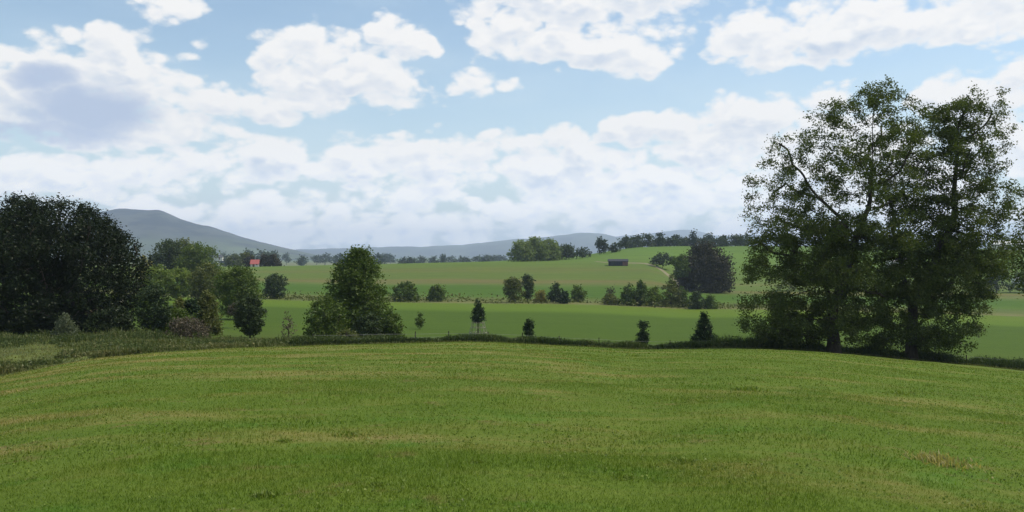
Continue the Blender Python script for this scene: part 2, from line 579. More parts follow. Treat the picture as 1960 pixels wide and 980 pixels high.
def band_field(name, axis_stops, warp=14.0, noise_amt=0.35, fine_scale=0.5, slant=0.05):
    """fields whose crop bands run across the hill: colour by distance with ragged limits"""
    m, t, o = new_mat(name)
    g = t.node('ShaderNodeNewGeometry')
    P = t.v('MULTIPLY', g.outputs['Position'], (1, 1, 0))
    x, y, z = t.xyz(P)
    n1 = t.noise(t.v('MULTIPLY', P, (0.012, 0.03, 1)), 1.0, 4.0, 0.6)
    n2 = t.noise(t.v('MULTIPLY', P, (0.05, 0.35, 1)), fine_scale, 5.0, 0.65)
    yy = t.m('MULTIPLY_ADD', t.m('SUBTRACT', n1, 0.5), warp * 2, t.m('MULTIPLY_ADD', x, slant, y))
    lo, hi = axis_stops[0][0], axis_stops[-1][0]
    f = t.rng(yy, lo, hi, smooth=False)
    c = t.ramp(f, [((p - lo) / (hi - lo), col) for p, col in axis_stops])
    c = t.mix(t.m('MULTIPLY', t.rng(n2, 0.3, 0.7), noise_amt), c, t.mix(1.0, c, (0.62, 0.70, 0.62), 'MULTIPLY'))
    # drill rows and tractor lines
    wv = t.node('ShaderNodeTexWave', wave_type='BANDS', bands_direction='X')
    wv.inputs['Scale'].default_value = 0.16
    wv.inputs['Distortion'].default_value = 3.0
    wv.inputs['Detail'].default_value = 3.0
    mp = t.node('ShaderNodeMapping'); mp.inputs['Rotation'].default_value = (0, 0, math.radians(62))
    t.put(mp.inputs['Vector'], P); t.l.new(mp.outputs[0], wv.inputs['Vector'])
    c = t.mix(t.m('MULTIPLY', t.rng(wv.outputs['Fac'], 0.55, 1.0), 0.22), c, t.mix(1.0, c, (1.35, 1.2, 1.1), 'MULTIPLY'))
    n3 = t.noise(t.v('MULTIPLY', P, (0.6, 0.9, 1)), 0.5, 5.0, 0.7)
    c = t.mix(t.m('MULTIPLY', t.rng(n3, 0.45, 0.7), 0.4), c, t.mix(1.0, c, (0.70, 0.78, 0.70), 'MULTIPLY'))
    principled(t, o, c, 0.95, 0.1, t.noise(P, 1.6, 4.0, 0.7), 0.6, 0.25)
    MAT[name] = m


band_field('crop_green', [(60, (.060, .082, .014)), (90, (.052, .086, .007)), (120, (.048, .086, .006)), (168, (.048, .086, .006)),
                          (178, (.078, .130, .010)), (205, (.086, .130, .012))], 5.0, 0.3)
band_field('scrub_ground', [(200, (.085, .130, .030)), (212, (.135, .135, .050)), (226, (.095, .115, .030)), (245, (.07, .11, .02))], 8.0, 0.5, 1.0)
band_field('hill_crops', [(236, (.068, .116, .015)), (262, (.052, .104, .010)), (288, (.054, .104, .011)), (298, (.080, .120, .022)),
                          (312, (.106, .116, .032)), (322, (.122, .112, .036)), (332, (.086, .122, .022)), (360, (.084, .122, .022)), (375, (.102, .118, .028)), (395, (.088, .128, .024)),
                          (440, (.088, .142, .023)), (500, (.088, .152, .023)), (560, (.078, .13, .022))], 24.0, 0.55)
band_field('plain_fields', [(560, (.07, .11, .03)), (900, (.08, .12, .035)), (1600, (.12, .13, .055)), (3000, (.07, .11, .04)), (9000, (.08, .11, .05))], 400.0, 0.3, 0.02)
m, t, o = new_mat('verge_ground')
g = t.node('ShaderNodeNewGeometry'); P = g.outputs['Position']
n = t.noise(P, 0.45, 5.0, 0.65); n2 = t.noise(P, 4.0, 4.0, 0.65)
c = t.mix(t.rng(n, 0.4, 0.62), (.055, .072, .022), (.095, .120, .026))
c = t.mix(t.m('MULTIPLY', t.rng(n2, 0.5, 0.7), 0.5), c, (.12, .10, .06))
principled(t, o, c, 0.95, 0.1, n2, 0.6, 0.1)
MAT['verge'] = m

ring('meadow', -1, 0, 120, MAT['meadow'], 1.6)
ring('verge', 0, 1, 14, MAT['verge'])
ring('green_field', 1, 3, 60, MAT['crop_green'])
ring('scrub_strip', 3, 4, 14, MAT['scrub_ground'])
ring('hill_field', 4, 8, 90, MAT['hill_crops'])
ring('plain', 8, 10, 60, MAT['plain_fields'], 2.2)


# ------------------------------------------------------------------ mountain and far hills
def vnoise(x, y, seed=0):
    """smooth value noise, vectorised"""
    xi = np.floor(x).astype(int); yi = np.floor(y).astype(int)
    fx = x - xi; fy = y - yi
    fx = fx * fx * (3 - 2 * fx); fy = fy * fy * (3 - 2 * fy)
    def hsh(i, j):
        h = (i * 374761393 + j * 668265263 + seed * 974711) & 0x7fffffff
        h = ((h ^ (h >> 13)) * 1274126177) & 0x7fffffff
        return (h & 0xffff) / 65535.0
    return ((hsh(xi, yi) * (1 - fx) + hsh(xi + 1, yi) * fx) * (1 - fy)
            + (hsh(xi, yi + 1) * (1 - fx) + hsh(xi + 1, yi + 1) * fx) * fy)


def fbm2(x, y, oct=5, seed=0):
    a, s, tot = 1.0, 0.0, 0.0
    for k in range(oct):
        s = s + a * vnoise(x * 2**k, y * 2**k, seed + k); tot += a; a *= 0.5
    return s / tot


def range_mesh(name, prof, Y, depth, mat, rough=0.12, seed=1, n=70):
    us = np.arange(prof[0][0], prof[-1][0] + 1, 5.0)
    py = pchip([p[0] for p in prof], [p[1] for p in prof], us)
    py = py + 2.6 * (fbm2(us / 26.0, us * 0 + seed, 4, seed) - 0.5)
    zc = EYE + (HY - py) / F * Y
    zb = -17.0
    V = []
    ts = np.linspace(-1, 1, n)
    for u, z in zip(us, zc):
        th = math.atan((u - CX) / F)
        yy = Y + ts * depth
        xx = (u - CX) / F * yy
        bell = np.cos(ts * math.pi / 2) ** 1.25
        nz = fbm2(xx / 430.0, yy / 700.0, 5, seed) - 0.5
        hh = np.maximum(z - zb, 0.0)
        zz = zb + hh * np.clip(bell * (1 + rough * 3 * nz * (1 - bell ** 4)), 0, 1.0) - 1.0 * (np.abs(ts) > 0.999)
        V.append(np.stack([xx, yy, zz], 1))
    V = np.array(V); nu = len(us)
    idx = np.arange(nu * n).reshape(nu, n)
    q = np.stack([idx[:-1, :-1], idx[1:, :-1], idx[1:, 1:], idx[:-1, 1:]], -1).reshape(-1, 4)
    return tag(link(name, np_mesh(name, V.reshape(-1, 3), q, mat, smooth=True)), kind='structure')


def mountain_mat(name, a, b, sc, grass=None, zlim=0.0):
    m, t, o = new_mat(name)
    g = t.node('ShaderNodeNewGeometry')
    n = t.noise(t.v('MULTIPLY', g.outputs['Position'], (1, 0.6, 2.5)), sc, 7.0, 0.66)
    n2 = t.noise(g.outputs['Position'], sc * 0.35, 4.0, 0.6)
    c = t.mix(t.rng(n, 0.44, 0.56), a, b)
    if grass:   # pastures round the foot, woods and heath higher up
        z = t.xyz(g.outputs['Position'])[2]
        f = t.m('MULTIPLY', t.rng(z, zlim, zlim * 0.35), t.rng(n2, 0.40, 0.55))
        c = t.mix(f, c, t.mix(t.rng(n, 0.4, 0.6), grass, (grass[0] * .6, grass[1] * .6, grass[2] * .6)))
    principled(t, o, c, 0.95, 0.1)
    MAT[name] = m


mountain_mat('mountain_woods', (.012, .018, .020), (.044, .050, .042), 0.0055, (.075, .10, .045), 110.0)
mountain_mat('hill_woods', (.026, .036, .030), (.060, .075, .048), 0.0022)
range_mesh('mountain', [(-420, 470), (-150, 452), (0, 440), (100, 430), (160, 416), (190, 408), (215, 403), (232, 401), (260, 403), (300, 404),
                        (320, 410), (350, 423), (380, 431), (400, 434), (430, 444), (470, 456), (500, 464), (540, 473), (580, 482), (640, 494)],
           4700, 1700, MAT['mountain_woods'], 0.14, 3)
range_mesh('hills', [(440, 494), (520, 480), (600, 477), (700, 474), (830, 471), (900, 467), (970, 460), (1030, 455), (1080, 450), (1110, 446), (1150, 448),
                     (1190, 456), (1260, 466), (1400, 476), (1500, 486)], 8000, 1900, MAT['hill_woods'], 0.1, 5)
range_mesh('far_hills', [(900, 490), (1060, 470), (1150, 456), (1200, 451), (1250, 446), (1280, 442), (1310, 440), (1335, 443), (1380, 452), (1430, 449), (1500, 452),
                         (1700, 458), (1960, 462), (2400, 476)], 10000, 1300, MAT['hill_woods'], 0.1, 8)


# ------------------------------------------------------------------ trees
def clump_noise(P, scale, seed):
    """cheap 3-D noise: mean of three 2-D value noises"""
    x, y, z = P[:, 0] / scale, P[:, 1] / scale, P[:, 2] / scale
    return (vnoise(x + 31.7, z * 1.1 + 9.1, seed) + vnoise(y + 11.3, z + 77.7, seed + 5) + vnoise(x + 0.5 * z, y + 5.5, seed + 9)) / 3


def shape_profile(kind, n=14):
    """relative half width (0..1) down the crown, top to bottom"""
    t = np.linspace(0, 1, n)
    if kind == 'round':
        wv = np.sqrt(np.clip(1 - (2 * t - 1.05) ** 2 / 1.12, 0.0, 1))
    elif kind == 'ovate':
        wv = np.clip(t / 0.62, 0, 1) ** 0.72 * np.where(t > 0.62, 1 - 0.35 * ((t - 0.62) / 0.38) ** 2, 1)
    elif kind == 'cone':
        wv = 0.08 + 0.92 * np.clip(t / 0.86, 0, 1) ** 0.9 * np.where(t > 0.86, 1 - 0.5 * ((t - 0.86) / 0.14), 1)
    elif kind == 'dome':
        wv = np.sqrt(np.clip(1 - (1 - np.clip(t / 0.75, 0, 1)) ** 2, 0, 1)) * np.where(t > .85, 0.93, 1)
    elif kind == 'column':
        wv = np.clip(np.sin(np.pi * np.clip(0.08 + 0.86 * t, 0, 1)) ** 0.5, 0.25, 1)
    elif kind == 'bush':
        wv = np.sqrt(np.clip(1 - (1 - np.clip(t / 0.6, 0, 1)) ** 2, 0, 1)) * (0.92 + 0.08 * t)
    else:
        raise ValueError(kind)
    return t, wv


def sample_env(rng, prof, n, depth, gap_scale, gap_thr, seed, shell=0.55, low=0.0):
    """points in the crown: prof = rows (z, xl, xr) sorted by falling z"""
    z = prof[:, 0][::-1]; xl = prof[:, 1][::-1]; xr = prof[:, 2][::-1]
    got = []
    tot = 0
    wmax = (xr - xl).max()
    for _ in range(60):
        k = n * 3 + 50
        zz = rng.uniform(z[0], z[-1], k)
        l = np.interp(zz, z, xl); r = np.interp(zz, z, xr)
        keep = rng.random(k) < ((r - l) / wmax) ** 1.15 + 0.02
        zz, l, r = zz[keep], l[keep], r[keep]
        ph = rng.uniform(0, 2 * np.pi, len(zz))
        rho = rng.random(len(zz)) ** shell
        hw = (r - l) / 2; c = (r + l) / 2
        P = np.stack([c + hw * rho * np.cos(ph), hw * depth * rho * np.sin(ph), zz], 1)
        if low > 0:   # thicker growth in the lower part of the crown
            f = (P[:, 2] - z[0]) / (z[-1] - z[0])
            P = P[rng.random(len(P)) < 1 - low * np.clip((f - 0.30) / 0.35, 0, 1)]
        if gap_thr > 0:
            f = np.clip(((P[:, 2] - z[0]) / (z[-1] - z[0])) / 0.4, 0, 1) if low > 0 else 1.0
            P = P[0.62 * clump_noise(P, gap_scale, seed) + 0.38 * clump_noise(P, gap_scale * .42, seed + 3) > gap_thr - 0.02 * (1 - f)]
        got.append(P); tot += len(P)
        if tot >= n: break
    return np.concatenate(got)[:n]


def grow(A, base_h, step, kill, infl, lean=(0, 0), trunk_pts=None, maxit=160):
    """space colonisation from a trunk; returns node positions and parents"""
    N = [np.array([0.0, 0.0, -0.15])]; par = [-1]
    if trunk_pts is None:
        k = max(2, int(base_h / step))
        for i in range(1, k + 1):
            f = i / k
            N.append(np.array([lean[0] * f * f, lean[1] * f * f, base_h * f])); par.append(len(N) - 2)
    else:
        for idx, (p, q) in enumerate(trunk_pts):
            N.append(np.array(p, float)); par.append(q)
    N = [n for n in N]
    alive = np.ones(len(A), bool)
    nd = np.full(len(A), 1e9); ni = np.zeros(len(A), int)
    fresh = list(range(len(N)))
    for it in range(maxit):
        B = np.array([N[i] for i in fresh])
        D = np.sqrt(((A[:, None, :] - B[None]) ** 2).sum(-1))
        j = D.argmin(1); dm = D[np.arange(len(A)), j]
        up = dm < nd
        nd[up] = dm[up]; ni[up] = np.array(fresh)[j[up]]
        alive &= nd > kill
        act = alive & (nd < infl)
        if not act.any():
            if not alive.any(): break
            # reach for the nearest remaining point
            k = np.where(alive)[0][nd[alive].argmin()]
            act = np.zeros(len(A), bool); act[k] = True
        fresh = []
        for n in np.unique(ni[act]):
            sel = act & (ni == n)
            v = A[sel] - N[n]
            v /= np.linalg.norm(v, axis=1)[:, None] + 1e-9
            d = v.mean(0)
            nn = np.linalg.norm(d)
            d = d / nn if nn > 0.05 else v[0]
            N.append(N[n] + d * step); par.append(int(n)); fresh.append(len(N) - 1)
    return np.array(N), np.array(par)


def skeleton_mesh(name, N, par, r_base, r_tip, mat, sides=5, cutoff=0.0):
    n = len(N)
    kids = [[] for _ in range(n)]
    for i in range(1, n): kids[par[i]].append(i)
    rad = np.zeros(n)
    for i in range(n - 1, -1, -1):
        rad[i] = r_tip if not kids[i] else sum(rad[k] ** 2.35 for k in kids[i]) ** (1 / 2.35)
    # rescale so that the base has the wanted radius
    g = math.log(r_base / r_tip) / max(1e-6, math.log(max(rad[0] / r_tip, 1.001)))
    rad = r_tip * (rad / r_tip) ** g
    zb = N[:, 2]
    rad = rad * (1 - 0.5 * np.clip(zb / max(zb.max(), .01), 0, 1))
    rad = rad * (1 + 0.45 * np.clip(1 - (zb - N[0, 2]) / max(r_base * 5, 0.01), 0, 1) ** 2 * (rad > r_base * .5))
    dirs = np.zeros_like(N)
    for i in range(n):
        d = np.zeros(3)
        if par[i] >= 0: d += N[i] - N[par[i]]
        if kids[i]:
            kb = max(kids[i], key=lambda k: rad[k]); d += N[kb] - N[i]
        dirs[i] = d / (np.linalg.norm(d) + 1e-9)
    ref = np.where(np.abs(dirs[:, 2:3]) < 0.9, np.array([[0, 0, 1.0]]), np.array([[1.0, 0, 0]]))
    U = np.cross(dirs, ref); U /= np.linalg.norm(U, axis=1)[:, None] + 1e-9
    W = np.cross(dirs, U)
    a = np.arange(sides) * 2 * np.pi / sides
    V = N[:, None, :] + rad[:, None, None] * (U[:, None, :] * np.cos(a)[None, :, None] + W[:, None, :] * np.sin(a)[None, :, None])
    F = []
    use = [i for i in range(1, n) if rad[i] >= cutoff]
    for i in use:
        p = par[i]
        # best rotational match between the two rings
        off = 0; best = 1e9
        for o in range(sides):
            d = ((V[p] - np.roll(V[i], -o, 0)) ** 2).sum()
            if d < best: best, off = d, o
        for s in range(sides):
            F.append((p * sides + s, p * sides + (s + 1) % sides, i * sides + (s + 1 + off) % sides, i * sides + (s + off) % sides))
    return np_mesh(name, V.reshape(-1, 3), np.array(F), mat, smooth=True), rad


def leaf_mesh(name, P, size, rng, mat, tint, droop=0.0, aspect=0.6, flat=0.35):
    """one small bent leaf (two triangles sharing a midrib) per point"""
    n = len(P)
    d = rng.normal(size=(n, 3)); d[:, 2] = d[:, 2] * (1 - flat) - droop
    d /= np.linalg.norm(d, axis=1)[:, None] + 1e-9
    q = rng.normal(size=(n, 3))
    u = np.cross(d, q); u /= np.linalg.norm(u, axis=1)[:, None] + 1e-9
    s = (size * rng.uniform(0.6, 1.4, n))[:, None]
    nrm = np.cross(d, u)
    a = P - d * s * 0.5; b = P + d * s * 0.5
    l = P + u * s * aspect * 0.5 + nrm * s * 0.12; r = P - u * s * aspect * 0.5 + nrm * s * 0.12
    V = np.stack([a, l, b, r], 1).reshape(-1, 3)
    i = np.arange(n)[:, None] * 4
    Fq = np.concatenate([i + np.array([[0, 1, 2]]), i + np.array([[0, 2, 3]])], 0)
    return np_mesh(name, V, Fq, mat, tint=np.repeat(np.clip(tint, 0, 1), 4))


def make_tree(name, label, cat, px, Y, prof, mat, nleaf, leaf, group=None, bark_m='bark_dark', natt=160, trunk_r=None, depth=0.85,
              gap_scale=None, gap_thr=0.40, sigma=None, seed=1, droop=0.0, first_branch=None, limbs=True, step=None, r_tip=None, trunk_pts=None,
              sides=5, shell=0.55, tint_bias=0.0, cat_part='crown', aspect=0.6, low=0.0):
    """prof: rows (photo row, left column, right column) of the crown's outline"""
    rng = np.random.default_rng(seed * 101 + 3)
    k = Y / F
    b = at(px, Y)
    pr = np.array([[EYE - (py - HY) * k - b.z, (xl - px) * k, (xr - px) * k] for py, xl, xr in prof], float)
    pr = pr[np.argsort(-pr[:, 0])]
    hgt = pr[0, 0]
    pr[:, 0] = np.maximum(pr[:, 0], 0.04 * hgt * 0.5)
    wid = (pr[:, 2] - pr[:, 1]).max()
    gs = gap_scale or max(wid * 0.16, 0.25)
    sg = sigma or max(wid * 0.05, leaf * 0.7)
    A = sample_env(rng, pr, natt, depth, gs, gap_thr, seed, shell, low)
    A = A[A[:, 2] > 0.05 * hgt * 0.5]
    root = empty(name, b)
    tag(root, label, cat, group)
    tr = trunk_r or max(0.02 * hgt, 0.03)
    fb = first_branch if first_branch is not None else max(pr[-1, 0], 0.12 * hgt)
    stp = step or max(hgt * 0.035, 0.05)
    N, par = grow(A, fb, stp, stp * 1.5, max(wid, hgt) * 0.6, trunk_pts=trunk_pts, maxit=120)
    me, rad = skeleton_mesh(name + '_trunk', N, par, tr, r_tip or max(tr * 0.06, 0.006), MAT[bark_m], sides)
    link('trunk', me, root)
    # leaves gather round the growing points
    kd = A
    ci = rng.integers(0, len(kd), nleaf)
    P = kd[ci] + rng.normal(size=(nleaf, 3)) * sg * np.array([1, 1, 0.8])
    P = P[P[:, 2] > 0.03]
    ci = ci[:0] if len(P) == 0 else ci
    tint = 0.5 + 0.6 * (clump_noise(P, gs * 0.9, seed + 40) - 0.5) + rng.normal(size=len(P)) * 0.16 + tint_bias
    link(cat_part, leaf_mesh(name + '_crown', P, leaf, rng, MAT[mat], tint, droop, aspect), root)
    return root


def simple_prof(kind, x0, x1, y0, y1, rng=None, jit=0.06):
    t, wv = shape_profile(kind)
    c = (x0 + x1) / 2; h = (x1 - x0) / 2
    rr = rng or RNG
    return [(y0 + (y1 - y0) * a, c - h * ww * (1 + rr.uniform(-jit, jit)), c + h * ww * (1 + rr.uniform(-jit, jit))) for a, ww in zip(t, wv)]


def T(name, label, cat, kind, box, Y, mat, nleaf, leafpx, group=None, base=None, **kw):
    """tree from its box in the photo: x0, x1, top, crown bottom"""
    x0, x1, y0, y1 = box
    px = kw.pop('px', (x0 + x1) / 2)
    seed = kw.pop('seed', int(x0 * 7 + y0) % 9973)
    return make_tree(name, label, cat, px, Y, simple_prof(kind, x0, x1, y0, y1, np.random.default_rng(seed)), mat, nleaf, leafpx * Y / F,
                     group=group, seed=seed, **kw)


# --- the dark oak at the left edge
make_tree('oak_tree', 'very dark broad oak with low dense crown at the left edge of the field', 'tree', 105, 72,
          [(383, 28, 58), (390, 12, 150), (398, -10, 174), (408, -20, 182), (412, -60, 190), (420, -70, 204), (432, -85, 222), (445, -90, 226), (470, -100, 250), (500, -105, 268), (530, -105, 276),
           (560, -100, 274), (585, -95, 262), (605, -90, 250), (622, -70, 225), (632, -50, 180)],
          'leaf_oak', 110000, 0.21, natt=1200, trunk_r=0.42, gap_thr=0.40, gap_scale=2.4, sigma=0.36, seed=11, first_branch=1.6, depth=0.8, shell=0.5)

# --- the two tall trees at the right
make_tree('plane_tree', 'tallest airy spreading tree at right with forked pale limbs and low hanging foliage', 'tree', 1597, 64.5,
          [(160, 1672, 1716), (175, 1640, 1722), (200, 1590, 1752), (215, 1520, 1770), (240, 1500, 1785), (270, 1476, 1790), (300, 1462, 1788), (330, 1436, 1780),
           (370, 1425, 1775), (410, 1420, 1770), (450, 1425, 1760), (490, 1428, 1745), (530, 1420, 1720), (570, 1410, 1690), (600, 1412, 1680),
           (630, 1425, 1665), (652, 1440, 1650)],
          'leaf_plane', 115000, 0.165, bark_m='bark_dark', natt=1250, low=0.50, trunk_r=0.47, gap_thr=0.462, gap_scale=1.4, sigma=0.25, seed=21, droop=0.25,
          trunk_pts=[((0, 0, 0.8), 0), ((-.05, 0, 1.7), 1), ((-.1, 0, 2.6), 2), ((-.1, 0, 3.5), 3), ((-.3, 0.1, 4.4), 4), ((-.7, .2, 5.3), 5), ((-1.1, .3, 6.2), 6),
                     ((-1.4, .4, 7.1), 7), ((.2, -.1, 4.4), 4), ((.6, -.2, 5.3), 9), ((.9, -.2, 6.2), 10), ((1.2, -.2, 7.2), 11), ((1.4, -.3, 8.2), 12), ((1.7, -.3, 9.2), 13),
                     ((2.1, -.3, 10.2), 14), ((2.5, -.4, 11.2), 15), ((1.0, .4, 8.2), 12), ((1.0, .5, 9.2), 17), ((1.1, .6, 10.2), 18)],
          depth=0.75, step=0.42, r_tip=0.016, shell=0.62)
make_tree('plane_tree', 'slightly lower airy tree at far right with dense foliage down to the ground', 'tree', 1745, 66,
          [(170, 1862, 1915), (185, 1850, 1922), (200, 1770, 1928), (220, 1730, 1930), (250, 1712, 1934), (300, 1700, 1934), (350, 1695, 1928), (400, 1685, 1930), (440, 1690, 1925),
           (480, 1680, 1935), (520, 1675, 1925), (560, 1665, 1900), (600, 1660, 1880), (640, 1655, 1865), (665, 1660, 1855)],
          'leaf_plane', 115000, 0.165, bark_m='bark_dark', natt=1250, low=0.50, trunk_r=0.42, gap_thr=0.462, gap_scale=1.4, sigma=0.25, seed=33, droop=0.25,
          trunk_pts=[((0, 0, 0.8), 0), ((0, 0, 1.7), 1), ((.05, 0, 2.6), 2), ((.1, 0, 3.5), 3), ((.1, 0, 4.5), 4), ((-.2, .2, 5.4), 5), ((-.5, .3, 6.4), 6), ((-.6, .4, 7.5), 7),
                     ((.5, -.1, 5.4), 5), ((1.0, -.2, 6.3), 9), ((1.5, -.3, 7.2), 10), ((1.9, -.3, 8.2), 11), ((2.3, -.3, 9.2), 12), ((2.8, -.4, 10.2), 13), ((3.2, -.4, 11.2), 14)],
          depth=0.75, step=0.42, r_tip=0.016, shell=0.62, tint_bias=-0.05)
make_tree('plane_tree', 'partly hidden tree cut off by the right edge of the photo', 'tree', 2010, 74,
          [(352, 1955, 2060), (380, 1938, 2085), (420, 1932, 2100), (460, 1920, 2105), (500, 1915, 2100), (540, 1930, 2095), (560, 1950, 2080)],
          'leaf_plane', 9000, 0.23, bark_m='bark_plane', natt=350, trunk_r=0.28, gap_thr=0.42, gap_scale=1.3, sigma=0.3, seed=39, depth=0.8, step=0.45, r_tip=0.016, shell=0.62)

# --- the egg-shaped tree left of the middle, with bushes round its foot
make_tree('broadleaf_tree', 'dense egg shaped dark green tree standing alone in the middle of the field edge', 'tree', 685, 78,
          [(477, 682, 698), (488, 664, 710), (500, 656, 718), (515, 645, 725), (530, 633, 730), (550, 628, 733), (570, 627, 740), (590, 626, 744), (610, 630, 744), (630, 640, 738), (645, 655, 728)],
          'leaf_mid', 22000, 0.24, natt=700, trunk_r=0.2, gap_thr=0.33, gap_scale=0.9, sigma=0.28, seed=41, depth=0.95, shell=0.5)
T('bush', 'wide bush at the left foot of the egg shaped tree', 'bush', 'bush', (584, 668, 568, 656), 72, 'leaf_mid', 5000, 4.6, natt=200, tint_bias=.08)
T('bush', 'dark bush at the right foot of the egg shaped tree', 'bush', 'bush', (672, 734, 600, 652), 71, 'leaf_dark', 3000, 4.6, natt=140, tint_bias=.2)
T('bush', 'green bush furthest right of those under the egg shaped tree', 'bush', 'bush', (722, 772, 592, 652), 73, 'leaf_mid', 3000, 4.6, natt=140)
T('bush', 'low bramble bush in front of the egg shaped tree', 'bush', 'bush', (640, 690, 634, 660), 68, 'leaf_olive', 1500, 4.6, natt=90, tint_bias=-.2)
T('shrub', 'thin bare twiggy shrub left of the egg shaped tree', 'shrub', 'ovate', (538, 566, 590, 650), 68, 'twig_brown', 350, 3.5, natt=90, gap_thr=0.0)

# --- left group below and beyond the oak
T('willow_shrub', 'pale grey green upright shrub in front of the dark oak', 'shrub', 'ovate', (102, 148, 600, 655), 63, 'leaf_grey', 2600, 4.2, natt=130, droop=-0.3, tint_bias=-.12)
T('broadleaf_tree', 'dark small tree touching the right side of the oak', 'tree', 'round', (262, 326, 542, 632), 70, 'leaf_dark', 4500, 4.6, natt=220)
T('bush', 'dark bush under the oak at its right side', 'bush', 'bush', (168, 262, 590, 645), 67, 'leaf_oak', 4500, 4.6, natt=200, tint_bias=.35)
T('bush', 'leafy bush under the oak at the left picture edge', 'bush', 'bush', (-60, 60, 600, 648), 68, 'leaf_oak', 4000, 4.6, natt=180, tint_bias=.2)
T('bush', 'green low bush right of the small dark tree', 'bush', 'bush', (288, 374, 590, 642), 72, 'leaf_mid', 6000, 4.4, natt=240, gap_thr=.3)
T('bush', 'brown grey twiggy bush at the field edge left of the gap', 'bush', 'bush', (318, 398, 610, 650), 67, 'twig_brown', 2200, 4.2, natt=150, tint_bias=-.1)
T('conifer', 'slim dark conifer among the olive bushes at left', 'conifer', 'column', (354, 378, 573, 625), 74, 'leaf_conifer', 1600, 4.2, natt=90)
T('bush', 'tall olive green bush behind the slim conifer', 'bush', 'ovate', (366, 428, 556, 648), 78, 'leaf_olive', 6500, 4.2, natt=280, gap_thr=.3)
T('bush', 'small olive bush between the slim conifer and the stream bank', 'bush', 'bush', (330, 362, 570, 620), 80, 'leaf_olive', 1500, 4.4, natt=90, tint_bias=.1)
T('broadleaf_tree', 'small dark tree on a thin stem left of the bare twiggy shrub', 'tree', 'round', (449, 508, 566, 640), 74, 'leaf_dark', 6500, 4.0, natt=320, tint_bias=.2, gap_thr=.25)
T('broadleaf_tree', 'round mid green tree with light top behind the small stemmed tree', 'tree', 'round', (408, 500, 512, 603), 120, 'leaf_mid', 9500, 4.2, natt=340, tint_bias=.1, gap_thr=.3)
T('broadleaf_tree', 'pale olive tree in front of the big left copse', 'tree', 'round', (360, 430, 506, 578), 160, 'leaf_olive', 5200, 4.2, natt=240, tint_bias=-.1, gap_thr=.3)
T('willow_tree', 'light yellow green tree left of the pale olive tree', 'tree', 'round', (314, 376, 514, 566), 190, 'leaf_bright', 4200, 4.2, natt=120, group='light trees below the left copse')
T('willow_tree', 'light yellow green tree showing beside the oak crown', 'tree', 'round', (274, 334, 510, 564), 186, 'leaf_bright', 4200, 4.2, natt=120, group='light trees below the left copse')
T('broadleaf_tree', 'big dark domed tree on the left of the copse below the mountain', 'tree', 'dome', (284, 366, 460, 524), 250, 'leaf_dark', 5200, 4.2, natt=200, tint_bias=.25, group='left copse')
T('broadleaf_tree', 'big lighter green domed tree on the right of the copse below the mountain', 'tree', 'dome', (340, 422, 466, 530), 245, 'leaf_mid', 5200, 4.2, natt=200, tint_bias=.15, group='left copse')
T('broadleaf_tree', 'brownish topped tree behind the copse below the mountain', 'tree', 'dome', (312, 392, 458, 510), 262, 'leaf_olive', 3200, 4.2, natt=140, tint_bias=-.2, group='left copse')
T('bush', 'yellowish tall bush seen between the oak and the copse', 'bush', 'ovate', (262, 288, 486, 540), 230, 'leaf_yellow', 1100, 4.2, natt=70, tint_bias=-.2)
T('broadleaf_tree', 'lone round dark tree beyond the green field left of the egg shaped tree', 'tree', 'round', (504, 549, 524, 571), 212, 'leaf_dark', 3200, 3.8, natt=130, tint_bias=.25)

T('bush', 'low reddish brown bush behind the small dark stemmed tree', 'bush', 'bush', (436, 472, 580, 602), 98, 'leaf_purple', 900, 4.0, natt=70)

# --- bushes along the far side of the green field
T('bush', 'rounded bush just right of the egg shaped tree, on the far field margin', 'bush', 'bush', (751, 802, 540, 577), 212, 'leaf_mid', 2600, 3.8, natt=110, tint_bias=-.05)
T('bush', 'small lopsided bush between the rounded bush and the staked sapling', 'bush', 'bush', (820, 854, 544, 573), 214, 'leaf_mid', 1700, 3.8, natt=90)
T('bush', 'rounded grey green bush beside the narrow upright tree on the far margin', 'bush', 'round', (962, 1002, 532, 577), 212, 'leaf_olive', 2200, 3.8, natt=100, tint_bias=-.35)
T('broadleaf_tree', 'narrow upright dark tree on the far margin', 'tree', 'column', (997, 1021, 528, 573), 216, 'leaf_dark', 1500, 3.8, natt=80, tint_bias=.3)
T('bush', 'small yellow bush on the far margin', 'bush', 'bush', (1020, 1046, 557, 578), 212, 'leaf_yellow', 800, 3.8, natt=60)
T('broadleaf_tree', 'dark two topped small tree right of the yellow bush', 'tree', 'ovate', (1048, 1080, 540, 580), 212, 'leaf_dark', 1500, 3.8, natt=80)
T('bush', 'small black green bush at the foot of the two topped tree', 'bush', 'bush', (1072, 1090, 556, 582), 209, 'leaf_conifer', 700, 3.8, natt=50)
T('bush', 'round bush standing above the bare tan strip', 'bush', 'round', (1092, 1121, 546, 576), 220, 'leaf_mid', 1300, 3.8, natt=80)
T('shrub', 'thin reddish brown sapling above the tan strip', 'shrub', 'ovate', (1160, 1180, 542, 580), 216, 'leaf_purple', 500, 3.5, natt=60)
T('bush', 'olive low bush at the right end of the tan strip', 'bush', 'bush', (1152, 1184, 564, 585), 210, 'leaf_olive', 900, 3.8, natt=60)
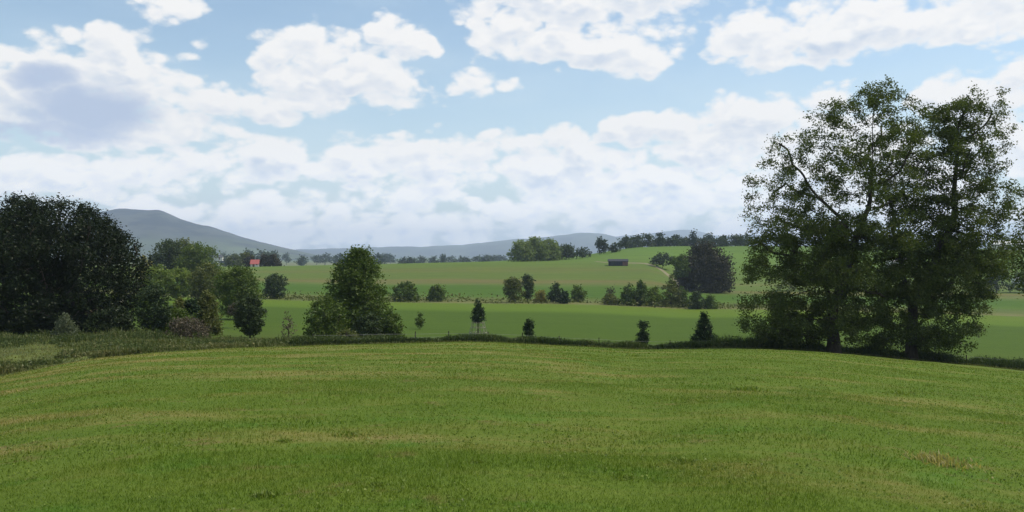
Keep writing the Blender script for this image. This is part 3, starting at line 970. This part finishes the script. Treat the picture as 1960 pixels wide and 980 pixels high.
for i, (x0, x1, y0, y1, mt, lab) in enumerate([
        (1186, 1222, 544, 588, 'leaf_mid', 'leftmost of the row of trees below the hill crest'),
        (1212, 1242, 536, 588, 'leaf_mid', 'taller second tree from left in the row below the hill crest'),
        (1236, 1268, 544, 588, 'leaf_bright', 'lighter third tree from left in the row below the hill crest'),
        (1262, 1306, 528, 590, 'leaf_olive', 'tallest loose greyish tree in the row below the hill crest'),
        (1290, 1320, 548, 590, 'leaf_mid', 'last tree at right of the row below the hill crest')]):
    T('broadleaf_tree', lab, 'tree', 'ovate', (x0, x1, y0, y1), 210 + i, mt, 1900, 3.8, natt=90, tint_bias=-.15, group='row of trees across the far margin')
T('bush', 'dark round bush right of the tree row', 'bush', 'bush', (1320, 1350, 558, 592), 206, 'leaf_dark', 1500, 3.8, natt=80, tint_bias=.3)
T('bush', 'small bush furthest right after the tree row', 'bush', 'bush', (1348, 1373, 566, 592), 207, 'leaf_mid', 1000, 3.8, natt=60)
T('copper_beech', 'huge dark brownish purple tree with wide rounded crown right of the hill', 'tree', 'dome', (1296, 1406, 467, 562), 306, 'leaf_copper', 20000, 4.4, natt=420, gap_thr=.42, tint_bias=.15)
T('bush', 'green bush at the left foot of the big purple tree', 'bush', 'bush', (1284, 1318, 486, 530), 300, 'leaf_mid', 1500, 4.0, natt=80)

# --- young planted trees along the fence and in the green field
T('sapling', 'tiny young tree standing in the green field', 'sapling', 'ovate', (795, 813, 600, 625), 119, 'leaf_mid', 600, 3.2, natt=50)
T('conifer', 'young dark conifer with clear stem inside the stake guard', 'conifer', 'cone', (900, 930, 572, 616), 114, 'leaf_conifer', 2200, 3.2, natt=140, tint_bias=.2, gap_thr=0.3)
T('conifer', 'small narrow conifer behind the fence right of the staked one', 'conifer', 'column', (1003, 1022, 610, 650), 72, 'leaf_conifer', 2000, 3.0, natt=120, tint_bias=.25, gap_thr=0.2)
make_tree('conifer', 'small dark evergreen in two separate balls on one stem', 'conifer', 1230, 69,
          [(616, 1224, 1240), (620, 1219, 1241), (626, 1219, 1241), (630, 1224, 1237), (632, 1228, 1233), (634, 1227, 1234), (637, 1221, 1240), (645, 1217, 1243), (652, 1217, 1243), (660, 1220, 1241)],
          'leaf_conifer', 2200, 0.13, natt=160, trunk_r=0.05, gap_thr=0.0, sigma=0.09, seed=51)
T('conifer', 'largest young conical evergreen just left of the tall trees', 'conifer', 'cone', (1321, 1373, 598, 668), 69, 'leaf_conifer', 6500, 3.0, natt=320, gap_thr=.3)

# --- crest of the hill
for i, (x0, x1, y0, y1, mt, lab, nl) in enumerate([
        (974, 1024, 460, 499, 'leaf_willow', 'left tree of the light green domed grove on the skyline', 3200),
        (1000, 1054, 454, 498, 'leaf_willow', 'middle and tallest tree of the light green domed grove on the skyline', 3600),
        (1030, 1073, 458, 496, 'leaf_willow', 'right tree of the light green domed grove on the skyline', 3000),
        (1046, 1078, 468, 494, 'leaf_dark', 'dark tree at the right foot of the light green grove', 1200),
        (1068, 1101, 468, 492, 'leaf_dark', 'dark tree next right after the light green grove', 1200)]):
    T('broadleaf_tree', lab, 'tree', 'dome', (x0, x1, y0, y1), 440 + 5 * i, mt, nl, 4.0, natt=200, gap_thr=.2, group='grove on the skyline', first_branch=2.0,
      tint_bias=-.05 if mt == 'leaf_willow' else .3)
T('broadleaf_tree', 'low dark tree on the skyline just left of the tall twin trees', 'tree', 'dome', (1100, 1132, 476, 490), 470, 'leaf_dark', 500, 4.0, natt=50)
T('pine_tree', 'left of the two tall dark trees on the skyline', 'tree', 'column', (1143, 1153, 455, 483), 500, 'leaf_conifer', 450, 3.6, natt=50)
T('pine_tree', 'right of the two tall dark trees on the skyline', 'tree', 'column', (1150, 1161, 458, 482), 502, 'leaf_conifer', 420, 3.6, natt=50)
T('broadleaf_tree', 'small pointed dark tree right of the tall twin trees', 'tree', 'ovate', (1166, 1186, 466, 482), 505, 'leaf_dark', 450, 3.6, natt=50)
ridge = [(1186, 1212, 455, 478, .2), (1206, 1232, 452, 478, 0), (1226, 1254, 447, 476, .35), (1248, 1276, 455, 476, .1), (1256, 1268, 446, 472, .1), (1270, 1300, 456, 476, 0), (1286, 1302, 451, 474, .2),
         (1298, 1326, 456, 476, .15), (1320, 1333, 443, 474, -.1), (1330, 1364, 455, 475, 0), (1350, 1366, 449, 474, .2), (1362, 1394, 456, 476, .1), (1380, 1390, 452, 474, 0),
         (1390, 1424, 450, 476, .2), (1412, 1450, 448, 476, .25)]
for i, (x0, x1, y0, y1, tb) in enumerate(ridge):
    nar = x1 - x0 < 18
    if not nar: x0, x1, y1 = x0 - 4, x1 + 4, y1 + 1
    T('ridge_tree', 'tall dark spire tree sticking out of the wood on the ridge' if nar else 'dark rounded tree in the wood along the ridge', 'tree',
      'column' if nar else 'dome', (x0, x1, y0, y1), 545 + (i * 7) % 25, 'leaf_conifer' if nar else 'leaf_dark', 420 if nar else 900, 3.8,
      natt=50, tint_bias=tb, group='spire trees on the ridge' if nar else 'rounded trees on the ridge')
T('bush', 'dark clipped bush cluster on the slope right of the dark barn', 'bush', 'bush', (1246, 1290, 486, 506), 400, 'leaf_dark', 1000, 3.8, natt=60, tint_bias=.1)
# behind the tall right trees
for i, (x0, x1, y0, y1) in enumerate([(1480, 1530, 448, 480), (1560, 1620, 452, 482), (1650, 1700, 450, 482), (1740, 1800, 452, 484), (1830, 1880, 450, 484), (1900, 1960, 455, 486), (1950, 2010, 448, 486)]):
    T('ridge_tree', 'dark rounded tree on the ridge glimpsed through the tall right trees', 'tree', 'dome', (x0, x1, y0, y1), 570 + 3 * i, 'leaf_dark', 900, 3.8, natt=50, group='rounded trees behind the tall right trees')
for i, (x0, x1, y0, y1, mt, lab) in enumerate([(1880, 1935, 505, 560, 'leaf_dark', 'dark round tree behind the far right tree'), (1930, 1990, 520, 558, 'leaf_mid', 'low green tree at the right edge beyond the field'),
                                             (1480, 1560, 500, 568, 'leaf_olive', 'olive tree glimpsed left through the tallest tree'), (1600, 1660, 505, 572, 'leaf_mid', 'green tree glimpsed between the two tall trees')]):
    T('broadleaf_tree', lab, 'tree', 'dome', (x0, x1, y0, y1), 330, mt, 1500, 4.0, natt=70)

# --- far left: trees round the red roofed barn
for (x0, x1, y0, y1, Y, mt, lab, tb) in [
        (432, 462, 487, 514, 440, 'leaf_grey', 'pale grey green tree left of the red roof', -.3),
        (456, 482, 484, 508, 455, 'leaf_olive', 'olive tree just left of the red roof', -.3),
        (470, 486, 490, 512, 436, 'leaf_purple', 'small dark purple tree touching the red roof', -.3),
        (497, 515, 487, 510, 437, 'leaf_copper', 'dark purple tree just right of the red roof', 0),
        (511, 536, 489, 510, 440, 'leaf_copper', 'second dark purple tree right of the red roof', .2)]:
    T('broadleaf_tree', lab, 'tree', 'dome', (x0, x1, y0, y1), Y, mt, 900, 3.8, natt=60, tint_bias=tb)

# --- hazy trees out on the plain
rngp = np.random.default_rng(5)
protos = []
far = []
x = 400
spots = [(402, 486, 498, 22), (428, 484, 497, 18), (446, 486, 498, 20), (476, 480, 497, 24), (500, 479, 497, 26), (522, 480, 497, 22), (548, 486, 497, 16), (578, 489, 499, 18), (606, 489, 498, 18), (622, 487, 496, 26), (650, 486, 496, 28), (676, 487, 496, 22),
         (700, 487, 500, 22), (722, 486, 500, 26), (736, 485, 500, 22), (748, 488, 500, 18), (772, 493, 501, 24), (786, 492, 501, 18), (806, 492, 501, 22), (830, 491, 500, 22), (848, 486, 500, 12), (862, 492, 500, 24), (882, 490, 500, 10), (892, 492, 500, 20),
         (914, 491, 500, 22), (932, 488, 500, 26), (948, 488, 500, 26), (962, 491, 500, 18)]
for i, (cx, y0, y1, wd) in enumerate(spots):
    Y = float(rngp.uniform(900, 1500))
    if i < 3:
        o = T('distant_tree', 'small blue hazy tree far out on the plain', 'tree', 'dome' if i != 1 else 'ovate', (cx - wd / 2, cx + wd / 2, y0, 506 if i else 507), 1000, 'far_leaf', 500, 3.8, natt=45, seed=60 + i, group='hazy trees out on the plain')
        protos.append((o, wd * 1000 / F, (506 - y0) * 1000 / F))
        continue
    src, pw, ph = protos[i % 3]
    b = at(cx, Y)
    hh = EYE - (y0 - HY) / F * Y - b.z
    c = src.copy(); C.objects.link(c)
    c.location = b
    c.scale = (wd * Y / F / pw, wd * Y / F / pw, max(hh, 4) / (EYE - (spots[i % 3][1] - HY) / F * 1000 - src.location.z))
    c.rotation_euler = (0, 0, float(rngp.uniform(0, 6.28)))
    for ch in src.children:
        d = ch.copy(); C.objects.link(d); d.parent = c


# ------------------------------------------------------------------ grass, weeds
def blades(name, X, Y, h, wdt, rng, mat, tint, lean=0.45, z=None):
    n = len(X)
    Z = (Hn(X, Y) if z is None else z) - 0.01
    a = rng.uniform(0, 2 * np.pi, n)
    d = np.stack([np.cos(a), np.sin(a)], 1)
    b = rng.uniform(0, 2 * np.pi, n)
    wv = np.stack([np.cos(b), np.sin(b)], 1) * (wdt * rng.uniform(0.6, 1.3, n))[:, None] * 0.5
    ln = (h * np.abs(rng.normal(0, lean, n)))[:, None]
    P = np.stack([X, Y], 1)
    mid = P + d * ln * 0.35; tip = P + d * ln
    def v3(p, zz): return np.concatenate([p, zz[:, None]], 1)
    V = np.stack([v3(P - wv, Z), v3(P + wv, Z), v3(mid + wv * .8, Z + h * .55), v3(mid - wv * .8, Z + h * .55), v3(tip, Z + h)], 1).reshape(-1, 3)
    i = np.arange(n)[:, None] * 5
    return np_mesh(name, V, [i + np.array([[0, 1, 2, 3]]), i + np.array([[3, 2, 4]])], mat, tint=np.repeat(np.clip(tint, 0, 1), 5))


def polar_pts(rng, n, r0, r1, half=40.0):
    th = np.radians(rng.uniform(-half, half, n)); r = np.sqrt(rng.uniform(r0 * r0, r1 * r1, n))
    return np.sin(th) * r, np.cos(th) * r


rg = np.random.default_rng(77)
GX, GY, GH, GW = [], [], [], []
for n, r0, r1, h, wd in ((140000, 4.2, 10, .034, .0055), (110000, 10, 20, .036, .010), (90000, 20, 38, .040, .019), (50000, 38, 60, .045, .032)):
    x, y = polar_pts(rg, n, r0, r1)
    cl = fbm2(x * 0.9 + 40, y * 0.9 + 40, 3, 3)
    hh = h * (0.85 + 0.5 * np.clip((cl - 0.35) * 2.2, 0, 1.0)) * rg.uniform(0.5, 1.5, n)
    keep = rg.random(n) < np.clip((cl - 0.1) * 3.2, 0.8, 1)
    r = np.hypot(x, y); u = CX + F * x / y
    keep &= r < pchip(UC, ROWS[0][0], u) / np.cos(np.arctan2(x, y)) - 0.2
    GX.append(x[keep]); GY.append(y[keep]); GH.append(hh[keep]); GW.append(np.full(keep.sum(), wd))
GX, GY, GH, GW = map(np.concatenate, (GX, GY, GH, GW))
tg = np.clip(rg.normal(0.5, 0.2, len(GX)), 0, 0.94)
stalk = rg.random(len(GX)) < 0.012
tg[stalk] = 1.0; GH[stalk] *= 1.7
tag(link('grass', blades('grass', GX, GY, GH, GW, rg, MAT['blades'], tg, 0.8)), 'short mown meadow grass with pale dry stalks', 'grass', kind='stuff')


def verge_pts(rng, n, u0, u1, off0, off1, edge=0):
    u = rng.uniform(u0, u1, n)
    e = pchip(UC, ROWS[edge][0], u)
    y = e + rng.uniform(off0, off1, n)
    return (u - CX) / F * y, y, u


def weeds(name, label, parts, mat, seed):
    """rank growth: upright blades and broad leaves mixed in ragged mounds"""
    rng = np.random.default_rng(seed)
    VX, VY, VH, VT, LP, LT = [], [], [], [], [], []
    for (n, u0, u1, o0, o1, h, bias, gap) in parts:
        x, y, u = verge_pts(rng, n, u0, u1, o0, o1)
        m = fbm2(x * 0.55 + 9, y * 0.55 + 3, 4, seed)
        edge = np.minimum(np.minimum(u - u0, u1 - u) / 90.0, 1.0) + (fbm2(x * 0.35, y * 0.35 + 20, 3, seed + 6) - 0.5) * 1.5
        off = y - pchip(UC, ROWS[0][0], u)
        oe = np.minimum(off - o0 * 0.5, o1 - off) / ((o1 - o0) * 0.22) + (fbm2(x * 0.4 + 7, y * 0.4, 3, seed + 7) - 0.5) * 2.2
        k = (m > gap) & (fbm2(x * 0.2 + 50, y * 0.2, 3, seed + 3) > gap - 0.02) & (edge > 0.3) & (oe > 0.15)
        x, y, m = x[k], y[k], m[k]
        hh = h * (0.5 + 1.0 * np.clip((m - gap) / 0.4, 0, 1.2)) * rng.uniform(0.5, 1.2, len(x))
        half = rng.random(len(x)) < 0.55
        tcol = 0.42 + bias + 0.9 * (fbm2(x * 0.3, y * 0.3, 3, seed + 8) - 0.5) + rng.normal(size=len(x)) * 0.15
        VX.append(x[half]); VY.append(y[half]); VH.append(hh[half]); VT.append(tcol[half])
        x, y, hh, tcol = x[~half], y[~half], hh[~half], tcol[~half]
        LP.append(np.stack([x, y, Hn(x, y) + hh * rng.uniform(0.15, 0.85, len(x))], 1)); LT.append(tcol)
    VX, VY, VH, VT = map(np.concatenate, (VX, VY, VH, VT))
    a = blades(name, VX, VY, VH, np.full(len(VX), 0.05), rng, MAT[mat], VT, 0.35)
    o = link(name, a)
    b = leaf_mesh(name + '_leaves', np.concatenate(LP), 0.17, rng, MAT[mat], np.concatenate(LT))
    ob = link('weed_leaves', b, o)
    return tag(o, label, 'weeds', kind='stuff')


weeds('rank_weeds', 'dark strip of rank weeds along the fence at the field edge',
      [(38000, 540, 1500, 0.4, 2.4, 0.36, -.25, .12), (6000, 540, 1500, 2.2, 3.8, 0.4, -.1, .42), (24000, 1350, 2150, 0.6, 3.6, 0.75, -.32, .28), (8000, 1780, 2150, 0.5, 5, 0.55, -.1, .36)], 'weeds', 15)
weeds('bank_weeds', 'rough weeds and brambles on the bank at the left field edge',
      [(15000, -240, 330, 0.3, 4.0, 0.40, .05, .36), (9000, 200, 560, 0.3, 5.0, 0.34, .2, .36), (16000, -240, 420, 14.0, 23.0, 0.55, -.05, .34), (8000, 90, 470, 5.0, 14.0, 0.40, .10, .42),
       (9000, 360, 600, 4.0, 11.0, 0.45, .05, .38)], 'weeds', 25)


ug = np.random.default_rng(17)
n = 9000
uu = ug.uniform(380, 1900, n); yy = ug.uniform(206, 222, n)
xx = (uu - CX) / F * yy
mm = fbm2(xx * .06, yy * .25, 4, 55)
kk = mm > .49
xx, yy, mm = xx[kk], yy[kk], mm[kk]
pp = np.stack([xx, yy, Hn(xx, yy) + (0.2 + 7 * (mm - .49)) * ug.random(len(xx))], 1)
tag(link('undergrowth', leaf_mesh('undergrowth', pp, .6, ug, MAT['leaf_olive'], .3 + .9 * (fbm2(xx * .1, yy * .1, 3, 56) - .45) + ug.normal(size=len(xx)) * .15)),
    'low scrubby undergrowth along the far margin of the green field', 'undergrowth', kind='stuff')

# clover and small herbs in the turf
n = 60000
cx_, cy_ = polar_pts(ug, n, 4.4, 26)
cm = fbm2(cx_ * .7 + 13, cy_ * .7 + 29, 4, 66)
kk = (cm > .52) & (ug.random(n) < np.clip((cm - .5) * 9, 0, 1))
cx_, cy_ = cx_[kk], cy_[kk]
pp = np.stack([cx_, cy_, Hn(cx_, cy_) + ug.uniform(.01, .045, len(cx_))], 1)
tag(link('clover', leaf_mesh('clover', pp, .026, ug, MAT['leaf_bright'], ug.normal(.45, .25, len(cx_)), flat=.7, aspect=.85)),
    'patches of clover and small herbs growing in the meadow turf', 'clover', kind='stuff')

vg = np.random.default_rng(91)
uu = vg.uniform(-260, 2200, 60000)
e0 = pchip(UC, ROWS[0][0], uu); e1 = pchip(UC, ROWS[1][0], uu)
yy = e0 - 0.3 + (e1 - e0 + 2.0) * vg.random(len(uu))
xx = (uu - CX) / F * yy
hv = 0.13 * (0.4 + 1.4 * fbm2(xx * .5, yy * .5, 3, 71)) * vg.uniform(.5, 1.4, len(uu))
tv = 0.35 + 1.0 * (fbm2(xx * .25, yy * .25, 3, 72) - .4) + vg.normal(size=len(uu)) * .15
gp = (uu < 130) & (yy - e0 > 4) & (yy - e0 < 15)
tv[gp] += .45; hv[gp] *= .7
tag(link('verge_grass', blades('verge_grass', xx, yy, hv, np.full(len(uu), .04), vg, MAT['leaf_olive'], tv, .6)), 'rough olive grass on the verge outside the mown meadow', 'grass', kind='stuff')


def find_ground(px, py):
    lo, hi = 3.0, 58.0
    for _ in range(40):
        m = (lo + hi) / 2
        row = HY - (H((px - CX) / F * m, m) - EYE) / m * F
        if row > py: lo = m
        else: hi = m
    return at(px, lo)


leaf_mat('straw_faded', (.20, .19, .06), (.29, .25, .10), (.40, .35, .17), .35)


def tuft(name, label, cat, px, py, rad, h, n, mat, group=None, seed=1, leaf=0.07):
    rng = np.random.default_rng(seed)
    b = find_ground(px, py)
    x = rng.normal(0, rad * .45, n); y = rng.normal(0, rad * .45, n)
    hh = h * np.exp(-(x * x + y * y) / (rad * rad)) * rng.uniform(0.5, 1.25, n)
    root = empty(name, b)
    tag(root, label, cat, group)
    me = blades(name + '_leaves', x, y, hh, np.full(n, 0.02 + b.y * 0.0006), rng, MAT[mat], rng.normal(.5, .2, n), 0.8, z=np.zeros(n))
    link('leaves', me, root)
    return root


for i, (px, py, r, h, lab) in enumerate([
        (510, 950, .16, .13, 'dark leafy weed tuft nearest the camera at left'),
        (720, 930, .11, .09, 'small weed tuft in the mown grass below the middle'),
        (1188, 918, .22, .07, 'flat dark weed tuft in the mown grass nearest below the centre right'),
        (1310, 885, .2, .12, 'taller dark green weed tuft right of the flat one'),
        (667, 835, .25, .12, 'dark weed tuft alone on the left slope of the meadow'),
        (545, 845, .14, .10, 'little weed tuft left of the lone one on the meadow slope'),
        (910, 885, .12, .08, 'tiny weed tuft halfway down the middle of the meadow'),
        (1430, 748, .5, .25, 'tall grassy weed tuft high on the right meadow slope'),
        (1720, 755, .6, .18, 'broad dark weed tuft below the far right tree'),
        (1218, 682, .8, .18, 'dark weed tuft just inside the fence below the two ball evergreen')]):
    tuft('weed_tuft', lab, 'weed', px, py, r * 1.1, h * .5, 110, 'leaf_bright', 'weed tufts in the meadow', 200 + i, 0.035 + 0.002 * i)
tuft('dry_grass_clump', 'pale straw coloured dead grass clump in the right foreground', 'dry grass', 1788, 885,   .55, .12, 260, 'straw_faded', seed=300, leaf=0.03)


# ------------------------------------------------------------------ built things
def add_box(V, Fc, c, s, rz=0.0, taper=1.0):
    """box centred on c (bottom at c.z) with size s"""
    k = len(V)
    ca, sa = math.cos(rz), math.sin(rz)
    for dz, tp in ((0, 1.0), (s[2], taper)):
        for dx, dy in ((-1, -1), (1, -1), (1, 1), (-1, 1)):
            x, y = dx * s[0] / 2 * tp, dy * s[1] / 2 * tp
            V.append((c[0] + x * ca - y * sa, c[1] + x * sa + y * ca, c[2] + dz))
    Fc += [(k, k + 3, k + 2, k + 1), (k + 4, k + 5, k + 6, k + 7)] + [(k + i, k + (i + 1) % 4, k + 4 + (i + 1) % 4, k + 4 + i) for i in range(4)]


def bar(V, Fc, p, q, r, n=6):
    p = Vector(p); q = Vector(q); d = (q - p).normalized()
    u = d.cross(Vector((0.31, 0.2, 0.93)) if abs(d.z) < .9 else Vector((1, 0, 0))).normalized(); v = d.cross(u)
    k = len(V)
    for e in (p, q):
        for i in range(n):
            a = i * 2 * math.pi / n
            V.append(tuple(e + (u * math.cos(a) + v * math.sin(a)) * r))
    Fc += [(k + i, k + (i + 1) % n, k + n + (i + 1) % n, k + n + i) for i in range(n)]


def mesh_of(name, V, Fc, mat):
    me = bpy.data.meshes.new(name)
    me.from_pydata(V, [], Fc); me.update(); me.materials.append(mat)
    return me


def flat_mat(name, a, b, scale=3.0, rough=0.8, streak=(1, 1, .2)):
    m, t, o = new_mat(name)
    g = t.node('ShaderNodeNewGeometry')
    n = t.noise(t.v('MULTIPLY', g.outputs['Position'], streak), scale, 4.0, 0.6)
    principled(t, o, t.mix(t.rng(n, 0.3, 0.7), a, b), rough, 0.3)
    MAT[name] = m


flat_mat('roof_red', (.26, .070, .065), (.35, .10, .09))
flat_mat('plaster_pale', (.50, .48, .44), (.66, .64, .60))
flat_mat('boards_dark', (.014, .016, .026), (.028, .032, .046))
flat_mat('boards_brown', (.10, .05, .045), (.16, .085, .07))
flat_mat('roof_grey', (.05, .055, .07), (.09, .095, .11))
flat_mat('white_metal', (.62, .63, .64), (.78, .79, .80))
flat_mat('glass_dark', (.02, .025, .03), (.04, .045, .05), rough=0.2)
flat_mat('wire_metal', (.20, .20, .20), (.32, .32, .31))


def house(name, label, cat, px, Y, width, depth, wall_h, roof_h, rz, wall, roof, openings=(), end_wall=None, base=None):
    """ridge along local x; openings = (part name, x, z, w, h, material) on the front (-y)"""
    b = at(px, Y) if base is None else base
    root = empty(name, b, rz)
    tag(root, label, cat)
    hx, hy = width / 2, depth / 2
    V = [(-hx, -hy, -1), (hx, -hy, -1), (hx, hy, -1), (-hx, hy, -1), (-hx, -hy, wall_h), (hx, -hy, wall_h), (hx, hy, wall_h), (-hx, hy, wall_h),
         (-hx, 0, wall_h + roof_h - .08), (hx, 0, wall_h + roof_h - .08)]
    link('wall', mesh_of('wall', V, [(0, 1, 5, 4), (1, 2, 6, 9, 5), (2, 3, 7, 6), (3, 0, 4, 8, 7)], MAT[wall]), root)
    o = 0.35; s = roof_h / hy
    V, Fc = [], []
    e = wall_h - o * s
    prof = [(-hy - o, e), (0, wall_h + roof_h), (hy + o, e), (hy + o, e - .15), (0, wall_h + roof_h - .15), (-hy - o, e - .15)]
    for xx in (-hx - .3, hx + .3):
        V += [(xx, a, c) for a, c in prof]
    Fc = [(i, (i + 1) % 6, 6 + (i + 1) % 6, 6 + i) for i in range(6)] + [(0, 1, 4, 5), (1, 2, 3, 4), (11, 10, 7, 6), (10, 9, 8, 7)]
    link('roof', mesh_of('roof', V, Fc, MAT[roof]), root)
    for (pn, x, z, ww, h, mt) in openings:
        V, Fc = [], []
        add_box(V, Fc, (x, -hy - .02, z), (ww, .08, h))
        link(pn, mesh_of(pn, V, Fc, MAT[mt]), root)
    if end_wall:
        V, Fc = [], []
        add_box(V, Fc, (hx - width * .14, -hy - .015, 0), (width * .28, .09, wall_h - .35))
        link('side_door', mesh_of('side_door', V, Fc, MAT[end_wall]), root)
    return root


house('barn', 'small barn with a bright red roof between trees at the far left', 'barn', 488.5, 434, 4.0, 4.4, 1.7, 2.0, math.radians(8), 'plaster_pale', 'roof_red',
      [('door', -.5, 0, 1.0, 1.5, 'boards_brown'), ('window', 1.1, .8, .7, .6, 'glass_dark')])
house('field_shelter', 'long low dark barn with brown right end on the hillside', 'barn', 1183, 398, 9.0, 4.6, 2.2, .9, math.radians(-4), 'boards_dark', 'boards_dark',
      [('door', -2.4, 0, 2.2, 2.0, 'glass_dark')], 'boards_brown')
house('house', 'tiny pale low house far away below the mountain foot', 'house', 418, 720, 7.5, 5, 2.3, 1.6, math.radians(10), 'plaster_pale', 'roof_grey', [('window', -1.5, .9, 1, .9, 'glass_dark'), ('door', 1.2, 0, 1, 1.9, 'boards_brown')],
      base=Vector(((418 - CX) / F * 720, 720, EYE + (490 - 497) / F * 720)))
house('farm_building', 'long white roofed building on the ridge at the right edge', 'building', 1942, 540, 30, 9, 3.6, 2.2, math.radians(-3), 'plaster_pale', 'white_metal',
      [('door', -6, 0, 3, 2.8, 'boards_dark'), ('window', 3, 1.4, 2, 1.1, 'glass_dark'), ('window', 8, 1.4, 2, 1.1, 'glass_dark')])
house('shed', 'small white shed at the right edge below the ridge', 'shed', 1948, 392, 4.2, 3, 1.9, .8, math.radians(5), 'white_metal', 'white_metal', [('door', .6, 0, .9, 1.7, 'boards_dark')])
house('farm_building', 'pale building glimpsed through the leaves of the far right tree', 'building', 1716, 452, 9, 6, 3.4, 2.0, math.radians(4), 'plaster_pale', 'white_metal', [('window', -1.5, 1.2, 1.2, 1.1, 'glass_dark'), ('door', 1.5, 0, 1, 2, 'boards_brown')])

# dirt track from the barn yard round the flank of the hill
pts = [(1140, 424, 2.0), (1165, 416, 3.5), (1205, 412, 5.5), (1228, 410, 5.0), (1250, 402, 3.2), (1272, 386, 2.8), (1290, 364, 2.6), (1302, 340, 2.6), (1310, 318, 2.4), (1316, 296, 2.2)]
xs = np.array([(a - CX) / F * b for a, b, c in pts]); ys = np.array([b for a, b, c in pts], float); ws = np.array([c for a, b, c in pts])
tt = np.arange(len(pts), dtype=float); tq = np.linspace(0, len(pts) - 1, 90)
px_, py_, pw_ = (pchip(tt, v, tq) for v in (xs, ys, ws))
dx, dy = np.gradient(px_), np.gradient(py_); ll = np.hypot(dx, dy); nx, ny = -dy / ll, dx / ll
V = []
for i in range(len(tq)):
    for k in np.linspace(-.5, .5, 7):
        x = px_[i] + nx[i] * pw_[i] * k; y = py_[i] + ny[i] * pw_[i] * k
        V.append((x, y, H(x, y) + .06 - .05 * (abs(k) > .49)))
idx = np.arange(len(tq) * 7).reshape(-1, 7)
qd = np.stack([idx[:-1, :-1], idx[1:, :-1], idx[1:, 1:], idx[:-1, 1:]], -1).reshape(-1, 4)
flat_mat('dirt', (.125, .118, .060), (.19, .165, .095), .5, .95, (1, 1, 1))
tag(link('track', np_mesh('track', np.array(V), qd, MAT['dirt'], smooth=True)), kind='structure')

# wire fence along the field edge
fr = empty('wire_fence', at(1230, 65.0))
tag(fr, 'low post and wire fence in the weeds along the field edge', 'fence')
fb = fr.location
rf = random.Random(4)
tops = []
u = 600
while u < 1990:
    y = float(pchip(UC, ROWS[0][0], u)) + 2.0
    p = at(u, y)
    tops.append(p)
    V, Fc = [], []
    lx, ly = rf.uniform(-.05, .05), rf.uniform(-.05, .05)
    bar(V, Fc, p - fb + Vector((0, 0, -.2)), p - fb + Vector((lx, ly, rf.uniform(.66, .84))), rf.uniform(.028, .04), 7)
    k = len(V); Fc.append(tuple(range(7, 14)))
    link('post', mesh_of('post', V, Fc, MAT['bark_dark']), fr)
    u += rf.uniform(62, 78)
for hgt in (.38, .62):
    V, Fc = [], []
    for a, b in zip(tops[:-1], tops[1:]):
        bar(V, Fc, a - fb + Vector((0, -.05, hgt)), b - fb + Vector((0, -.05, hgt)), .006, 4)
    link('wire', mesh_of('wire', V, Fc, MAT['wire_metal']), fr)

# stake guard round the young conifer
g0 = at(915, 114)
gr = empty('tree_guard', g0)
tag(gr, 'pale wooden stake guard splayed round the foot of the young conifer', 'tree guard')
rb, rt, hh = 1.35, .8, 1.75
for k in range(6):
    a = k * math.pi / 3 + .3
    V, Fc = [], []
    bar(V, Fc, (rb * math.cos(a), rb * math.sin(a), -.25), (rt * math.cos(a), rt * math.sin(a), hh), .045, 6)
    Fc.append(tuple(range(6, 12)))
    link('stake', mesh_of('stake', V, Fc, MAT['wood_grey']), gr)
for z in (.25, .95, 1.6):
    V, Fc = [], []
    rr = rb + (rt - rb) * (z + .25) / (hh + .25) + .05
    for k in range(6):
        a, b = k * math.pi / 3 + .3, (k + 1) * math.pi / 3 + .3
        bar(V, Fc, (rr * math.cos(a), rr * math.sin(a), z), (rr * math.cos(b), rr * math.sin(b), z), .035, 5)
    link('rail', mesh_of('rail', V, Fc, MAT['wood_grey']), gr)

# ------------------------------------------------------------------ haze: the air itself
def make_haze():
    m, t, o = new_mat('air')
    v = t.node('ShaderNodeVolumePrincipled')
    v.inputs['Color'].default_value = (0.63, 0.75, 1.0, 1)
    v.inputs['Density'].default_value = 0.00013
    v.inputs['Anisotropy'].default_value = 0.2
    t.l.new(v.outputs[0], o.inputs['Volume'])
    x, y0, y1, z0, z1 = 12000.0, -12000.0, 12000.0, -20.0, 350.0
    vs = [(a, b, c) for a in (-x, x) for b in (y0, y1) for c in (z0, z1)]
    fs = np.array([(0, 1, 3, 2), (4, 6, 7, 5), (0, 4, 5, 1), (2, 3, 7, 6), (0, 2, 6, 4), (1, 5, 7, 3)])
    tag(link('haze', np_mesh('haze', vs, fs, m)), kind='stuff')


make_haze()
